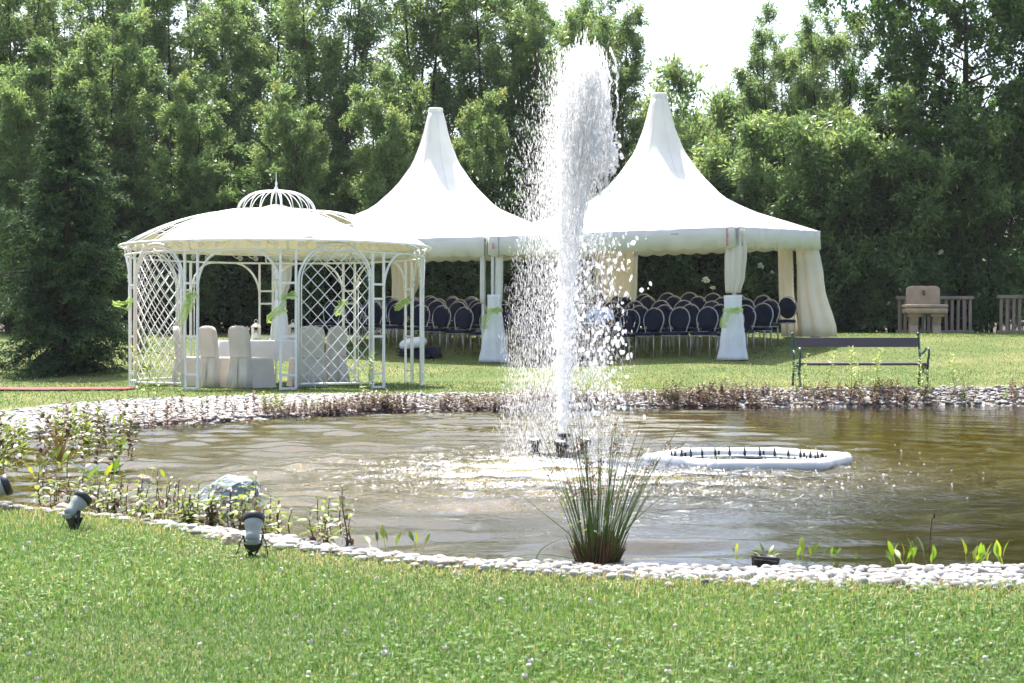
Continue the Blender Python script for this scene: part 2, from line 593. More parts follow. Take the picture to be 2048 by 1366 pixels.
def tag(o, label, cat, group=None, kind=None):
    if label:
        o['label'] = label
    if cat:
        o['category'] = cat
    if group:
        o['group'] = group
    if kind:
        o['kind'] = kind
    return o


def thing(name, label, cat, loc=(0, 0, 0), rz=0, group=None):
    o = link(name, None, None, loc)
    o.rotation_euler = (0, 0, rz)
    return tag(o, label, cat, group)


def dup(o, parent=None):
    c = o.copy()
    col.objects.link(c)
    c.parent = parent
    for ch in o.children:
        dup(ch, c)
    return c


def fast_mesh(name, V, Fq, mats, tone=None, mi=None, smooth=False):
    """V (n,3), Fq (m,k) numpy arrays; tone: one value per face."""
    V = np.asarray(V, np.float32)
    Fq = np.asarray(Fq, np.int32)
    me = bpy.data.meshes.new(name)
    m, k = Fq.shape
    me.vertices.add(len(V))
    me.vertices.foreach_set('co', V.ravel())
    me.loops.add(m * k)
    me.loops.foreach_set('vertex_index', Fq.ravel())
    me.polygons.add(m)
    me.polygons.foreach_set('loop_start', np.arange(0, m * k, k, dtype=np.int32))
    me.polygons.foreach_set('loop_total', np.full(m, k, np.int32))
    for mm in (mats if isinstance(mats, (list, tuple)) else [mats]):
        me.materials.append(M[mm])
    if mi is not None:
        me.polygons.foreach_set('material_index', np.asarray(mi, np.int32))
    if smooth:
        me.polygons.foreach_set('use_smooth', np.ones(m, bool))
    me.update(calc_edges=True)
    if tone is not None:
        a = me.attributes.new('tone', 'FLOAT', 'FACE')
        a.data.foreach_set('value', np.asarray(tone, np.float32))
    return me


def unit(v):
    return v / (np.linalg.norm(v, axis=-1, keepdims=True) + 1e-9)


def leaf_quads(P, D, Ln, Wd, r, fold=0.0, up=None):
    """Rhombic leaves: base P, direction D, length, width -> V, F (quads)."""
    n = len(P)
    D = unit(D)
    rv = r.normal(size=(n, 3)) if up is None else up + r.normal(size=(n, 3)) * 0.35
    S = unit(np.cross(D, rv))
    Nn = np.cross(S, D)
    Ln = np.broadcast_to(np.asarray(Ln, float).reshape(-1, 1), (n, 1))
    Wd = np.broadcast_to(np.asarray(Wd, float).reshape(-1, 1), (n, 1))
    mid = P + D * Ln * 0.45 + Nn * Ln * fold
    V = np.stack([P, mid + S * Wd * 0.5, P + D * Ln, mid - S * Wd * 0.5], 1).reshape(-1, 3)
    Fq = np.arange(n * 4).reshape(n, 4)
    return V, Fq


def P3(x, y, d):
    """The world point that the photograph shows at pixel x, y when it lies at distance d."""
    return Vector(((x - 1024) * d / F, d, EYE + (YH - y) * d / F))


# ------------------------------------------------------------------ terrain
def catmull(pts, n=8):
    out = []
    m = len(pts)
    for i in range(m):
        p0, p1, p2, p3 = (np.array(pts[(i + k) % m], float) for k in (-1, 0, 1, 2))
        for t in np.linspace(0, 1, n, endpoint=False):
            out.append(0.5 * ((2 * p1) + (-p0 + p2) * t + (2 * p0 - 5 * p1 + 4 * p2 - p3) * t * t + (-p0 + 3 * p1 - 3 * p2 + p3) * t ** 3))
    return np.array(out)


WATER = catmull([(2.2, 7.42), (1.43, 7.30), (0.48, 7.40), (-0.27, 7.60), (-0.75, 8.0), (-1.3, 8.6), (-1.9, 9.05), (-2.6, 9.6), (-3.35, 10.6), (-3.95, 12.0), (-4.6, 14.0),
                 (-4.97, 16.7), (-4.30, 19.1), (-3.54, 20.2), (-2.9, 21.2), (-2.0, 22.3), (-0.85, 23.4), (2.0, 24.3), (4.9, 24.8), (7.5, 25.1), (10.3, 24.0), (12.4, 19.5), (11.5, 13.5), (8.0, 9.3), (4.6, 7.7)])
BANK = catmull([(1.9, 6.40), (1.2, 6.44), (0.52, 6.58), (-0.25, 6.98), (-0.68, 7.28), (-1.24, 7.85), (-1.72, 8.45), (-2.3, 8.95), (-2.95, 9.45), (-4.1, 10.3), (-5.3, 12.0), (-6.3, 15.0),
                (-6.4, 18.0), (-5.8, 20.2), (-5.1, 22.6), (-3.8, 23.9), (-2.3, 24.6), (-0.6, 24.8), (2.0, 25.1), (4.9, 25.5), (7.6, 25.8), (11.0, 25.0), (13.4, 19.8), (12.4, 12.8), (8.5, 8.3), (4.6, 6.8)])


def sdist(poly, x, y):
    """Signed distance to a closed polygon, negative inside."""
    x, y = np.asarray(x, float), np.asarray(y, float)
    sh = x.shape
    x, y = x.ravel(), y.ravel()
    best = np.full(x.shape, 1e18)
    ins = np.zeros(x.shape, bool)
    for a, b in zip(poly, np.roll(poly, -1, 0)):
        ex, ey = b - a
        t = np.clip(((x - a[0]) * ex + (y - a[1]) * ey) / (ex * ex + ey * ey), 0, 1)
        best = np.minimum(best, (x - a[0] - t * ex) ** 2 + (y - a[1] - t * ey) ** 2)
        if ey != 0:
            c = ((a[1] > y) != (b[1] > y)) & (x < ex * (y - a[1]) / ey + a[0])
            ins ^= c
    return (np.sqrt(best) * np.where(ins, -1, 1)).reshape(sh)


def sstep(a, b, x):
    t = np.clip((x - a) / (b - a), 0, 1)
    return t * t * (3 - 2 * t)


def lawn_z(x, d):
    zl = np.interp(d, [0, 8, 9.5, 15, 19.5, 22.7, 24.7, 27, 31.5, 33.5, 35.4, 38, 41, 46, 60], [.07, .07, .08, .12, .13, .15, .17, .18, .19, .36, .47, .82, 1.0, 1.1, 1.12])
    zr = np.interp(d, [0, 8, 20, 25, 26, 30, 33, 35.4, 37.8, 41, 46, 60], [.07, .07, .14, .2, .255, .38, .54, .72, 1.0, 1.07, 1.1, 1.12])
    k = sstep(0, 4, x)
    return zl * (1 - k) + zr * k


def terrain(x, d):
    x, d = np.asarray(x, float), np.asarray(d, float)
    sw, sb = sdist(WATER, x, d), sdist(BANK, x, d)
    z = lawn_z(x, d)
    k = np.clip(sw / np.maximum(sw - sb, 0.05), 0, 1)
    z = np.where(sb < 0, z * (0.12 + 0.88 * k), z)
    bed = -0.95 * (1 - np.exp(np.minimum(sw, 0) / 2.4)) - 0.01
    z = np.where(sw < 0, np.maximum(bed, -0.85), z)
    return z, sw, sb


def gz(x, d):
    return float(terrain(np.array([x]), np.array([d]))[0][0])


def axis(fine0, fine1, step, far, grow=1.25):
    a = list(np.arange(fine0, fine1, step))
    s, p = step, a[-1]
    while p < far:
        s *= grow
        p += s
        a.append(p)
    s, p = step, a[0]
    while p > -far:
        s *= grow
        p -= s
        a.insert(0, p)
    return np.array(a)


gx = axis(-8.5, 13.5, 0.10, 240)
gy = axis(4.0, 27.0, 0.10, 240)
GX, GY = np.meshgrid(gx, gy)
GZ, SW, SB = terrain(GX, GY)
far_r = np.hypot(GX, GY)
nr, ncn = GX.shape
idx = np.arange(nr * ncn).reshape(nr, ncn)
FQ = np.stack([idx[:-1, :-1], idx[:-1, 1:], idx[1:, 1:], idx[1:, :-1]], -1).reshape(-1, 4)
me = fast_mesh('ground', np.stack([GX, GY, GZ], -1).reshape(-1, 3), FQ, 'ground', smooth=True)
for nm, val in (('peb', np.clip(0.5 - SB / 0.35, 0, 1)), ('bed', np.clip(0.2 - SW / 0.25, 0, 1)), ('depth_dim', sstep(2.4, 5.6, -SW)), ('dry', 0.9 * np.exp(-np.maximum(SB, 0) / 0.28) * (GY < 15) + 0.45 * np.exp(-np.maximum(SB, 0) / 0.5) * (GY >= 15))):
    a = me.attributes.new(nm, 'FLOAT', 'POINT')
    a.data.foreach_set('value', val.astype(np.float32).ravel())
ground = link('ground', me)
tag(ground, 'mown lawn sloping up from the pond to the trees', None, kind='structure')

# pond water: ring waves round the fountain, cross swell, chop where the spray comes down
FX, FD = 0.40, 14.6
wx = np.arange(-5.6, 13.0, 0.055)
wy = np.arange(6.9, 25.6, 0.05)
WX, WY = np.meshgrid(wx, wy)
sw_ = sdist(WATER, WX, WY)
rr = np.hypot(WX - FX, WY - FD + 0.6)
ring = (np.sin(rr * 2 * math.pi / 0.62 + 0.6 * np.sin(WX * 0.9)) * 0.55 + np.sin(rr * 2 * math.pi / 0.43 + 1.0 + np.sin(WY * 0.7)) * 0.35)
env = 0.0150 * np.exp(-rr / 7.0) + 0.0022
cross = np.zeros_like(WX)
wr = np.random.default_rng(5)
for k in range(34):
    lam = wr.uniform(0.24, 0.85)
    an = wr.normal() * 0.33 + math.pi / 2
    cross += np.sin((WX * math.cos(an) + WY * math.sin(an)) * 2 * math.pi / lam + wr.uniform(0, 6.3)) * lam * 0.0068
chop = np.zeros_like(WX)
for k in range(26):
    lam = wr.uniform(0.14, 0.4)
    an = wr.uniform(0, 6.3)
    chop += np.sin((WX * math.cos(an) + WY * math.sin(an)) * 2 * math.pi / lam + wr.uniform(0, 6.3)) * lam * 0.018
r2 = np.hypot((WX - FX - 0.1) / 1.7, (WY - FD + 1.8) / 2.3)
ck = np.exp(-r2 ** 2 * 0.75)
calm = sstep(0.0, 0.5, -sw_)
leftness = (0.45 + 0.55 * sstep(6.0, 0.0, WX - 0.12 * (WY - 14))) * (1 - .55 * sstep(15.5, 19, WY) * sstep(-.5, 2, WX))
calmr = 1 - .62 * sstep(0.6, 2.6, WX - .10 * (WY - 8))
WZ = (ring * env * (.5 + .5 * leftness) + cross * leftness * calmr * (0.55 + 0.5 * np.exp(-rr / 6)) + chop * ck * 0.55) * (0.3 + 0.7 * calm)
nr, ncn = WX.shape
idx = np.arange(nr * ncn).reshape(nr, ncn)
FQ = np.stack([idx[:-1, :-1], idx[:-1, 1:], idx[1:, 1:], idx[1:, :-1]], -1).reshape(-1, 4)
keep = sw_.ravel()[FQ].min(1) < 0.12
FQ = FQ[keep]
used, inv = np.unique(FQ, return_inverse=True)
me = fast_mesh('pond_water', np.stack([WX, WY, WZ], -1).reshape(-1, 3)[used], inv.reshape(FQ.shape), 'water', smooth=True)
a = me.attributes.new('chop', 'FLOAT', 'POINT')
a.data.foreach_set('value', (0.05 + 1.5 * ck).ravel()[used].astype(np.float32))
tag(link('pond_water', me), 'rippled olive pond water round the fountain', None, kind='structure')

# ------------------------------------------------------------------ trees
def tree_meshes(seed, H, R, nst, leaf_n, ll, lw, clear, leafm, lift=0.9, spread=0.42, spray=0.5, dens=1.0, droop=0.15, broad=False):
    """Trunk mesh (stems, limbs, twigs) and crown mesh (leaf blades on sprays along the twigs)."""
    r = np.random.default_rng(seed)
    wood = MB()
    SP, SDir, ST = [], [], []
    for k in range(nst):
        az = 2 * math.pi * (k + r.uniform(-.25, .25)) / max(nst, 1)
        lean = R * spread * (0 if nst == 1 else r.uniform(.5, 1))
        Hk = H * (1.0 if k == 0 else r.uniform(.78, .97))
        n = 11
        ph = r.uniform(0, 6.3, 2)
        ts = np.linspace(0, 1, n)
        path = np.stack([math.cos(az) * lean * ts ** 1.1 + 0.018 * H * np.sin(ts * 5 + ph[0]) * ts, math.sin(az) * lean * ts ** 1.1 + 0.018 * H * np.sin(ts * 4 + ph[1]) * ts, Hk * ts], 1)
        if nst > 1:
            path[:, 0] += math.cos(az) * 0.12
            path[:, 1] += math.sin(az) * 0.12
        r0 = 0.0095 * H / (nst ** 0.35)
        wood.tube(path, list(r0 * (1 - ts) ** 0.8 + 0.012), 7)
        nb = int(H * 4.2 / nst ** 0.55 * dens)
        for b in range(nb):
            t = clear + (0.985 - clear) * (b + r.uniform(0, 1)) / nb
            i = min(int(t * (n - 1)), n - 2)
            f = t * (n - 1) - i
            st = path[i] * (1 - f) + path[i + 1] * f
            u = (t - clear) / (1 - clear)
            prof = (math.sin(math.pi * min(1, 0.16 + 0.80 * u)) ** 0.75) if not broad else (math.sin(math.pi * min(1, 0.12 + 0.78 * u)) ** 0.5)
            ln = R * (0.28 + 0.72 * prof) * r.uniform(.55, 1.05) * (0.62 if nst > 1 else 0.95)
            ba = b * 2.399 + r.uniform(-.5, .5) + k
            e0 = lift * r.uniform(.35, 1.0) * (0.5 + 0.7 * u)
            d = np.array([math.cos(ba) * math.cos(e0), math.sin(ba) * math.cos(e0), math.sin(e0)])
            bp = [st]
            for j in range(5):
                d = d + np.array([r.normal() * .12, r.normal() * .12, 0.10 * lift - droop * 0.25 + r.normal() * .08])
                d /= np.linalg.norm(d)
                bp.append(bp[-1] + d * ln / 5)
            bp = np.array(bp)
            rb = max(0.008, r0 * 0.42 * (1 - t) ** 0.6 * ln / R + 0.006)
            wood.tube(bp, list(np.linspace(rb, 0.004, 6)), 4, caps=False)
            ns = 5 if not broad else 6
            for q in range(ns):
                s = 0.30 + 0.70 * (q + r.uniform(0, 1)) / ns
                ii = min(int(s * 5), 4)
                p0 = bp[ii] + (bp[ii + 1] - bp[ii]) * (s * 5 - ii)
                td = unit(bp[ii + 1] - bp[ii] + 1e-6) * 0.6 + unit(r.normal(size=3)) * 0.75 + np.array([0, 0, 0.28 * lift])
                td /= np.linalg.norm(td)
                tl = max(0.35, ln * r.uniform(.22, .45))
                tw = [p0, p0 + td * tl * .5 + r.normal(size=3) * .04, p0 + td * tl + np.array([0, 0, -droop * tl * .5])]
                wood.tube(tw, [0.006, 0.004, 0.002], 3, caps=False)
                tuft = r.uniform(-.20, .20)
                for z in (0.2, 0.5, 0.8, 1.0, 1.0, 1.0):
                    c = np.array(tw[0]) * (1 - z) + np.array(tw[2]) * z
                    SP.append(c)
                    SDir.append(td * .7 + r.normal(size=3) * .55 + np.array([0, 0, .25 * lift]))
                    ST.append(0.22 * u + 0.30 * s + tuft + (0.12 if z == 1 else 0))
    SP, SDir, ST = np.array(SP), unit(np.array(SDir)), np.array(ST)
    m = max(4, int(leaf_n / len(SP)))
    P = np.repeat(SP, m, 0)
    D0 = np.repeat(SDir, m, 0)
    u = r.uniform(-.15, 1, (len(P), 1))
    P = P + D0 * u * spray * 0.75 + r.normal(size=P.shape) * spray * 0.13
    D = D0 * 0.65 + r.normal(size=P.shape) * 0.6 + np.array([0, 0, -droop])
    sz = r.uniform(.7, 1.25, len(P))
    V, Fq = leaf_quads(P, D, ll * sz, lw * sz, r, fold=0.04)
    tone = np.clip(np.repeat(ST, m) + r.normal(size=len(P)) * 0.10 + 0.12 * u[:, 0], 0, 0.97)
    return wood.mesh('trunk', 'bark', True), fast_mesh('crown', V, Fq, leafm, tone)


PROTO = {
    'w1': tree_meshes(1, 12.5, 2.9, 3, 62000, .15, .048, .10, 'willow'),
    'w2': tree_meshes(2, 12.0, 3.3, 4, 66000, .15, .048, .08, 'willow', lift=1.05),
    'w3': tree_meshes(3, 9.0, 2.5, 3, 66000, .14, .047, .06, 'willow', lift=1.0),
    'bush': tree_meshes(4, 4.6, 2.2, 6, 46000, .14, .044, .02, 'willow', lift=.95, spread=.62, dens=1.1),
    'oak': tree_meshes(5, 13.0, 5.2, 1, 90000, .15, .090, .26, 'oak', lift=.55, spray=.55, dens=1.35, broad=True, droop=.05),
    'elder': tree_meshes(6, 4.4, 2.3, 7, 46000, .15, .062, .01, 'elder', lift=.8, spread=.66, dens=1.15, droop=.25),
}
PH = {'w1': 12.5, 'w2': 12.0, 'w3': 9.0, 'bush': 4.6, 'oak': 13.0, 'elder': 4.4}


def plant_tree(proto, x, d, top, name, label, cat='tree', group='trees behind the lawn', wide=1.0, rz=None, X=None):
    X = (x - 1024) * d / F if X is None else X
    z = gz(X, d) - 0.03
    H = top if top < 30 and top > 0 and x is None else EYE + (YH - top) * d / F - z
    s = H / PH[proto]
    t = thing(name, label, cat, (X, d, z), rz if rz is not None else random.uniform(0, 6.28), group)
    t.scale = (s * wide, s * wide, s)
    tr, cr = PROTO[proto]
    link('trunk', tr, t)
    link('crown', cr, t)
    return t


T = plant_tree
T('w2', 20, 48.0, -70, 'willow_tree', 'tall pale willow at the far left edge behind the spruce')
T('w2', 165, 50.5, -95, 'willow_tree', 'tall willow rising straight behind the spruce top')
T('w2', 305, 49.0, -85, 'willow_tree', 'tall willow between the spruce and the gazebo dome')
T('w1', 430, 52.0, -120, 'willow_tree', 'tall dark stemmed willow left of the gazebo finial')
T('w2', 530, 54.5, -90, 'willow_tree', 'thin willow with sky showing through above the gazebo finial')
T('w2', 665, 48.5, -100, 'willow_tree', 'broad bright willow right of the gazebo finial')
T('w3', 775, 45.0, 160, 'willow_tree', 'young pointed willow just left of the left tent peak', wide=0.9)
T('w3', 590, 45.0, 205, 'willow_tree', 'low leafy willow right behind the gazebo dome', wide=0.95)
T('w3', 375, 44.3, 190, 'willow_tree', 'low sunlit willow between the spruce and the gazebo dome', wide=1.0)
T('w3', 235, 45.5, 70, 'willow_tree', 'middle sized willow just right of the spruce top', wide=0.95)
T('w3', 60, 44.0, 110, 'willow_tree', 'middle sized willow just left of the spruce top', wide=1.0)
T('w2', 850, 51.0, -120, 'willow_tree', 'tall willow rising behind the left tent peak')
T('w2', 985, 49.5, -75, 'willow_tree', 'broad willow left of the fountain top')
T('w3', 960, 45.6, 215, 'willow_tree', 'low willow between the left tent peak and the fountain', wide=0.9)
T('w1', 1085, 48.0, -5, 'willow_tree', 'bushy willow directly behind the fountain crest', wide=0.95)
T('w2', 1205, 49.0, 8, 'willow_tree', 'willow at the left edge of the sky gap', wide=0.95)
T('w1', 1140, 51.5, -10, 'willow_tree', 'tall willow behind the right side of the fountain crest', wide=1.0)
T('bush', 1400, 53.0, 180, 'willow_tree', 'low round willow in the sky gap right of the right tent peak', wide=0.75)
T('w2', 1560, 50.5, 66, 'willow_tree', 'pale willow with rounded top right of the sky gap', wide=1.0)
T('w2', 1660, 48.5, 35, 'willow_tree', 'willow pressed against the big dark tree', wide=0.85)
T('oak', 1925, 46.0, -260, 'broadleaf_tree', 'big dark broadleaf tree with bare brown trunk at the right', wide=0.82, rz=1.0)
T('oak', 2230, 50.0, -200, 'broadleaf_tree', 'dark broadleaf tree cut by the right edge of the picture', wide=0.8)
T('bush', 1530, 46.5, 285, 'willow_bush', 'bright willow bush behind the right end of the right tent', 'bush')
T('bush', 1640, 46.0, 250, 'willow_bush', 'tall willow bush below the big dark tree', 'bush')
T('bush', 1790, 45.6, 235, 'willow_bush', 'willow bush with drooping sprays left of the bare trunk', 'bush')
T('bush', 1985, 45.8, 240, 'willow_bush', 'willow bush right of the bare brown trunk', 'bush')
T('bush', 1345, 50.0, 330, 'willow_bush', 'low willow bush behind the right tent peak', 'bush')
T('w1', -150, 48.0, -250, 'willow_tree', 'tall willow beyond the left edge of the picture')
# the dark hedge under the trees
hx = list(np.arange(-11.5, 12.6, 1.75))
pl = ['behind the spruce foot', 'left of the gazebo', 'seen through the gazebo lattice', 'seen through the gazebo front arch', 'behind the gazebo table', 'behind the gazebo back posts', 'behind the left tent chairs', 'behind the left tent pole', 'behind the falling spray', 'behind the reading person', 'behind the right tent chairs', 'behind the right tent pole', 'beside the right tent curtain', 'left of the stone basin', 'behind the stone basin', 'between the two railings', 'behind the right railing']
for i, X in enumerate(hx):
    d = 46.6 + 0.9 * math.sin(i * 2.1)
    t = T('elder', 1024 + X * F / d, d, 395 + 35 * math.sin(i * 1.7), 'elder_bush', 'dark elder bush ' + pl[min(i, len(pl) - 1)], 'bush', 'dark bushes under the trees', wide=1.15)
for i, X in enumerate(np.arange(-15, 16, 3.1)):
    d = 54 + 1.2 * math.sin(i * 1.3)
    T('elder', 1024 + X * F / d, d, 330 + 25 * math.sin(i * 2.3), 'elder_bush', 'dark bush filling the gaps far behind the trees', 'bush', 'rear bushes behind the trees', wide=1.35)

# white elder flower heads on the hedge, each a flat umbel
um = MB()
r = np.random.default_rng(8)
for k in range(46):
    a, q = r.uniform(0, 6.28), math.sqrt(r.uniform(0, 1)) * 0.085
    um.lathe([(0.004, -0.012), (0.016, 0), (0.010, 0.010), (0.001, 0.014)], (math.cos(a) * q, math.sin(a) * q, -q * q * 3), 6)
um.tube([(0, 0, -0.10), (0, 0, 0)], 0.005, 4)
ume = um.mesh('elder_flower', 'umbel', True)
for (x, y) in [(1812, 410), (1838, 432), (1838, 470), (1878, 470), (1752, 498), (1802, 503), (1803, 512), (1765, 533), (1522, 532), (1545, 545), (1540, 600), (1425, 575), (1412, 560), (1776, 606), (1955, 590), (1420, 600), (1880, 505)]:
    d = 44.6
    o = link('elder_flower', ume, None, P3(x, y, d))
    o.rotation_euler = (0.9 + random.uniform(-.3, .3), random.uniform(-.4, .4), random.uniform(0, 6))
    o.scale = [random.uniform(.8, 1.3)] * 3
    tag(o, 'flat white elder flower head in the dark hedge', 'flower', 'elder flowers in the hedge')


# ------------------------------------------------------------------ spruce
def spruce():
    r = np.random.default_rng(21)
    H = 5.3
    wood = MB()
    wood.tube([(0, 0, 0), (0.02, 0, H * .5), (0, 0.01, H)], [0.11, 0.06, 0.01], 8)
    P, D, LEN, TN = [], [], [], []
    nb = 340
    for i in range(nb):
        t = (i + r.uniform(0, 1)) / nb
        z = 0.10 + (round(t * 23) / 23 * .35 + t * .65) * (H - 0.22)
        u = z / H
        L = (1.38 * (1 - u ** 1.9) + .10) * r.uniform(.55, 1.12) * (1 + .25 * math.sin(z * 5.3 + 2.0 * math.cos(i * 2.399)))
        if r.uniform() < 0.10:
            L *= 1.25
        az = i * 2.399 + r.uniform(-.4, .4)
        e = 0.75 * (u - .35) + r.uniform(-.12, .12)
        d = np.array([math.cos(az) * math.cos(e), math.sin(az) * math.cos(e), math.sin(e)])
        bp = [np.array([0, 0, z])]
        for j in range(6):
            d = d + np.array([r.normal() * .05, r.normal() * .05, (-.20 if j < 3 else .16) * (1 - u) + r.normal() * .03])
            d /= np.linalg.norm(d)
            bp.append(bp[-1] + d * L / 6)
        bp = np.array(bp)
        wood.tube(bp, list(np.linspace(.018 * (1 - u) + .006, .003, 7)), 4, caps=False)
        nt_ = int(7 + 13 * L)
        for q in range(nt_):
            s = 0.22 + 0.78 * (q + r.uniform(0, 1)) / nt_
            ii = min(int(s * 6), 5)
            p = bp[ii] + (bp[ii + 1] - bp[ii]) * (s * 6 - ii)
            bd = unit(bp[ii + 1] - bp[ii])
            side = unit(np.cross(bd, [0, 0, 1])) * (1 if q % 2 else -1)
            td = bd * .75 + side * r.uniform(.3, .9) + np.array([0, 0, r.uniform(-.75, .22)])
            P.append(p)
            D.append(unit(td))
            LEN.append(r.uniform(.12, .30) * (0.6 + 0.5 * L))
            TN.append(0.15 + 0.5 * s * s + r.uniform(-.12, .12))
    P, D, LEN, TN = np.array(P), np.array(D), np.array(LEN), np.array(TN)
    m = 13
    u = np.tile(np.linspace(0.02, 1, m), len(P))
    PP = np.repeat(P, m, 0) + np.repeat(D, m, 0) * (u * np.repeat(LEN, m))[:, None]
    DD = np.repeat(D, m, 0) * .75 + r.normal(size=PP.shape) * .55
    V, Fq = leaf_quads(PP, DD, r.uniform(.06, .13, len(PP)), 0.026, r)
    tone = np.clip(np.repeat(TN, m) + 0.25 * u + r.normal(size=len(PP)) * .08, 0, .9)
    X = (133 - 1024) * 33.2 / F
    t = thing('spruce_tree', 'dark conical spruce standing on the lawn left of the gazebo', 'tree', (X, 33.2, gz(X, 33.2) - .02))
    link('trunk', wood.mesh('trunk', 'bark', True), t)
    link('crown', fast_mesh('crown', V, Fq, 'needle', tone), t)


spruce()

# ------------------------------------------------------------------ pagoda tents
UA = np.array([-.891, .454])         # along a tent front, from its right corner to its left
VA = np.array([.454, .891])          # into the tent
LT = 5.35
B0 = np.array([4.29, 33.0])
PROF = ([0, .045, .09, .15, .255, .405, .615, .856, 1.0], [1.0, 1.0, .77, .59, .42, .257, .147, .055, 0])


def pleat_drape(levels, n=40, pleats=9, amp=0.25, ph=0.0):
    """A gathered curtain: closed pleated rings (z, cx, cy, half width, half depth, angle)."""
    rings = []
    for (z, cx, cy, rx, ry, an) in levels:
        ring = []
        for k in range(n):
            a = 2 * math.pi * k / n
            q = 1 + amp * math.sin(pleats * a + ph + z * 0.8)
            x, y = rx * math.cos(a) * q, ry * math.sin(a) * q
            ring.append((cx + x * math.cos(an) - y * math.sin(an), cy + x * math.sin(an) + y * math.cos(an), z))
        rings.append(ring)
    return rings


def lerp_levels(ls, n=5):
    out = []
    for a, b in zip(ls[:-1], ls[1:]):
        for k in range(n):
            t = k / n
            t2 = t * t * (3 - 2 * t)
            out.append(tuple(a[i] + (b[i] - a[i]) * (t if i == 0 else t2) for i in range(6)))
    out.append(ls[-1])
    return out


def tent(c0, eaves, apex, label):
    """c0: front right corner on the ground plan. eaves: heights at front right, front left, rear right, rear left."""
    ctr = c0 + UA * LT / 2 + VA * LT / 2
    t = thing('pagoda_tent', label, 'tent', (ctr[0], ctr[1], gz(ctr[0], ctr[1])), 0, 'white pagoda tents')
    oz = t.location.z

    def world(a, b):
        return c0 + UA * a * LT + VA * b * LT

    def eave(a, b):
        fr, fl, rr_, rl = eaves
        return (fr * (1 - a) + fl * a) * (1 - b) + (rr_ * (1 - a) + rl * a) * b

    def loc(p, z):
        return (p[0] - ctr[0], p[1] - ctr[1], z - oz)

    mid = eave(.5, .5)
    rows = []
    us = np.concatenate([np.linspace(.02, .16, 8), np.linspace(.19, 1, 18)])
    nth = 96
    for u in us:
        row = []
        for k in range(nth):
            th = 2 * math.pi * k / nth + math.pi / 4
            cx, cy = math.cos(th), math.sin(th)
            sq = 0.5 / max(abs(cx), abs(cy))
            wgt = sstep(.12, 1.0, u) ** 0.8
            rad = u * ((1 - wgt) * 0.66 + wgt * sq)
            a, b = .5 + cx * rad, .5 + cy * rad
            g = np.interp(u, *PROF)
            sag = -0.05 * math.sin(math.pi * u) * math.sin(2 * (th)) ** 2 * 0
            row.append(loc(world(a, b), eave(a, b) + (apex - mid) * g + sag))
        rows.append(row)
    rf = MB()
    rf.grid(rows, closed_u=True)
    roof = rf.build('roof', 'tent', t, True)
    # the cap on the mast
    cp = MB()
    top = loc(ctr, apex)
    cp.lathe([(0.165, -0.12), (0.165, -0.01), (0.15, 0.02), (0.02, 0.03)], top, 24)
    cp.build('mast_cap', 'tent', t, True)
    # welded seams running down from the cap
    for k in range(8):
        th = 2 * math.pi * k / 8 + math.pi / 4
        sm = MB()
        pa = []
        j = int(round(k / 8 * nth))
        for row in rows:
            p = row[j]
            pa.append((p[0], p[1], p[2] + 0.004))
        sm.tube(pa, 0.006, 4)
        sm.build('seam', 'tent', t, True)
    # scalloped valances, one for each side
    for (a0, b0, a1, b1) in ((0, 0, 1, 0), (1, 0, 1, 1), (1, 1, 0, 1), (0, 1, 0, 0)):
        n = 132
        top_, mid_, bot = [], [], []
        off = np.array([0.0, 0.0])
        nrm = (UA * (b1 - b0) * 1.0 - VA * (a1 - a0)) if False else None
        mx_ = world((a0 + a1) / 2, (b0 + b1) / 2) - ctr
        nrm = mx_ / np.linalg.norm(mx_)
        for i in range(n + 1):
            q = i / n
            a, b = a0 + (a1 - a0) * q, b0 + (b1 - b0) * q
            e = eave(a, b)
            p = world(a, b)
            wv = 0.020 * math.sin(q * 31 + a0 * 2 + b0 + 2 * math.sin(q * 7)) + 0.014 * math.sin(q * 67 + math.sin(q * 23))
            top_.append(loc(p + nrm * 0.03, e + 0.012))
            mid_.append(loc(p + nrm * 0.03, e - 0.14))
            bot.append(loc(p + nrm * (0.03 + wv), e - 0.365 - 0.042 * abs(math.sin(math.pi * q * 15))))
        v = MB()
        lip = [loc(world(a0 + (a1 - a0) * i / n, b0 + (b1 - b0) * i / n) - nrm * .004, eave(a0 + (a1 - a0) * i / n, b0 + (b1 - b0) * i / n) + .014) for i in range(n + 1)]
        v.grid([lip, top_])
        v.grid([top_, mid_, bot])
        o = v.build('valance', 'valance', t, True)
        so_ = o.modifiers.new('thick', 'SOLIDIFY')
        so_.thickness = 0.004
        rl = MB()
        rl.tube([loc(world(a0, b0) - nrm * .04, eave(a0, b0) - .05), loc(world(a1, b1) - nrm * .04, eave(a1, b1) - .05)], 0.028, 6)
        rl.build('eave_rail', 'alu', t)
    # corner legs with foot plates
    for (a, b) in ((0, 0), (1, 0), (1, 1), (0, 1)):
        aa, bb = .012 + a * .976, .012 + b * .976
        p = world(aa, bb)
        g = gz(*p)
        lg = MB()
        h = eave(a, b) - 0.02 - g
        lx = loc(p, g)
        lg.box((lx[0], lx[1], lx[2] + h / 2), (.062, .062, h), rz=math.atan2(UA[1], UA[0]))
        lg.box((lx[0], lx[1], lx[2] + 0.01), (.18, .18, .012), rz=math.atan2(UA[1], UA[0]))
        lg.build('leg', 'alu', t)
    return t, world, eave


tentR, wR, eR = tent(B0, (3.10, 3.05, 3.31, 3.24), 6.15, 'white pagoda tent on the right, over the rows of blue chairs')
A0 = B0 + UA * (LT + .09)
tentL, wL, eL = tent(A0, (3.05, 3.08, 3.22, 3.24), 6.16, 'white pagoda tent on the left, behind the gazebo')


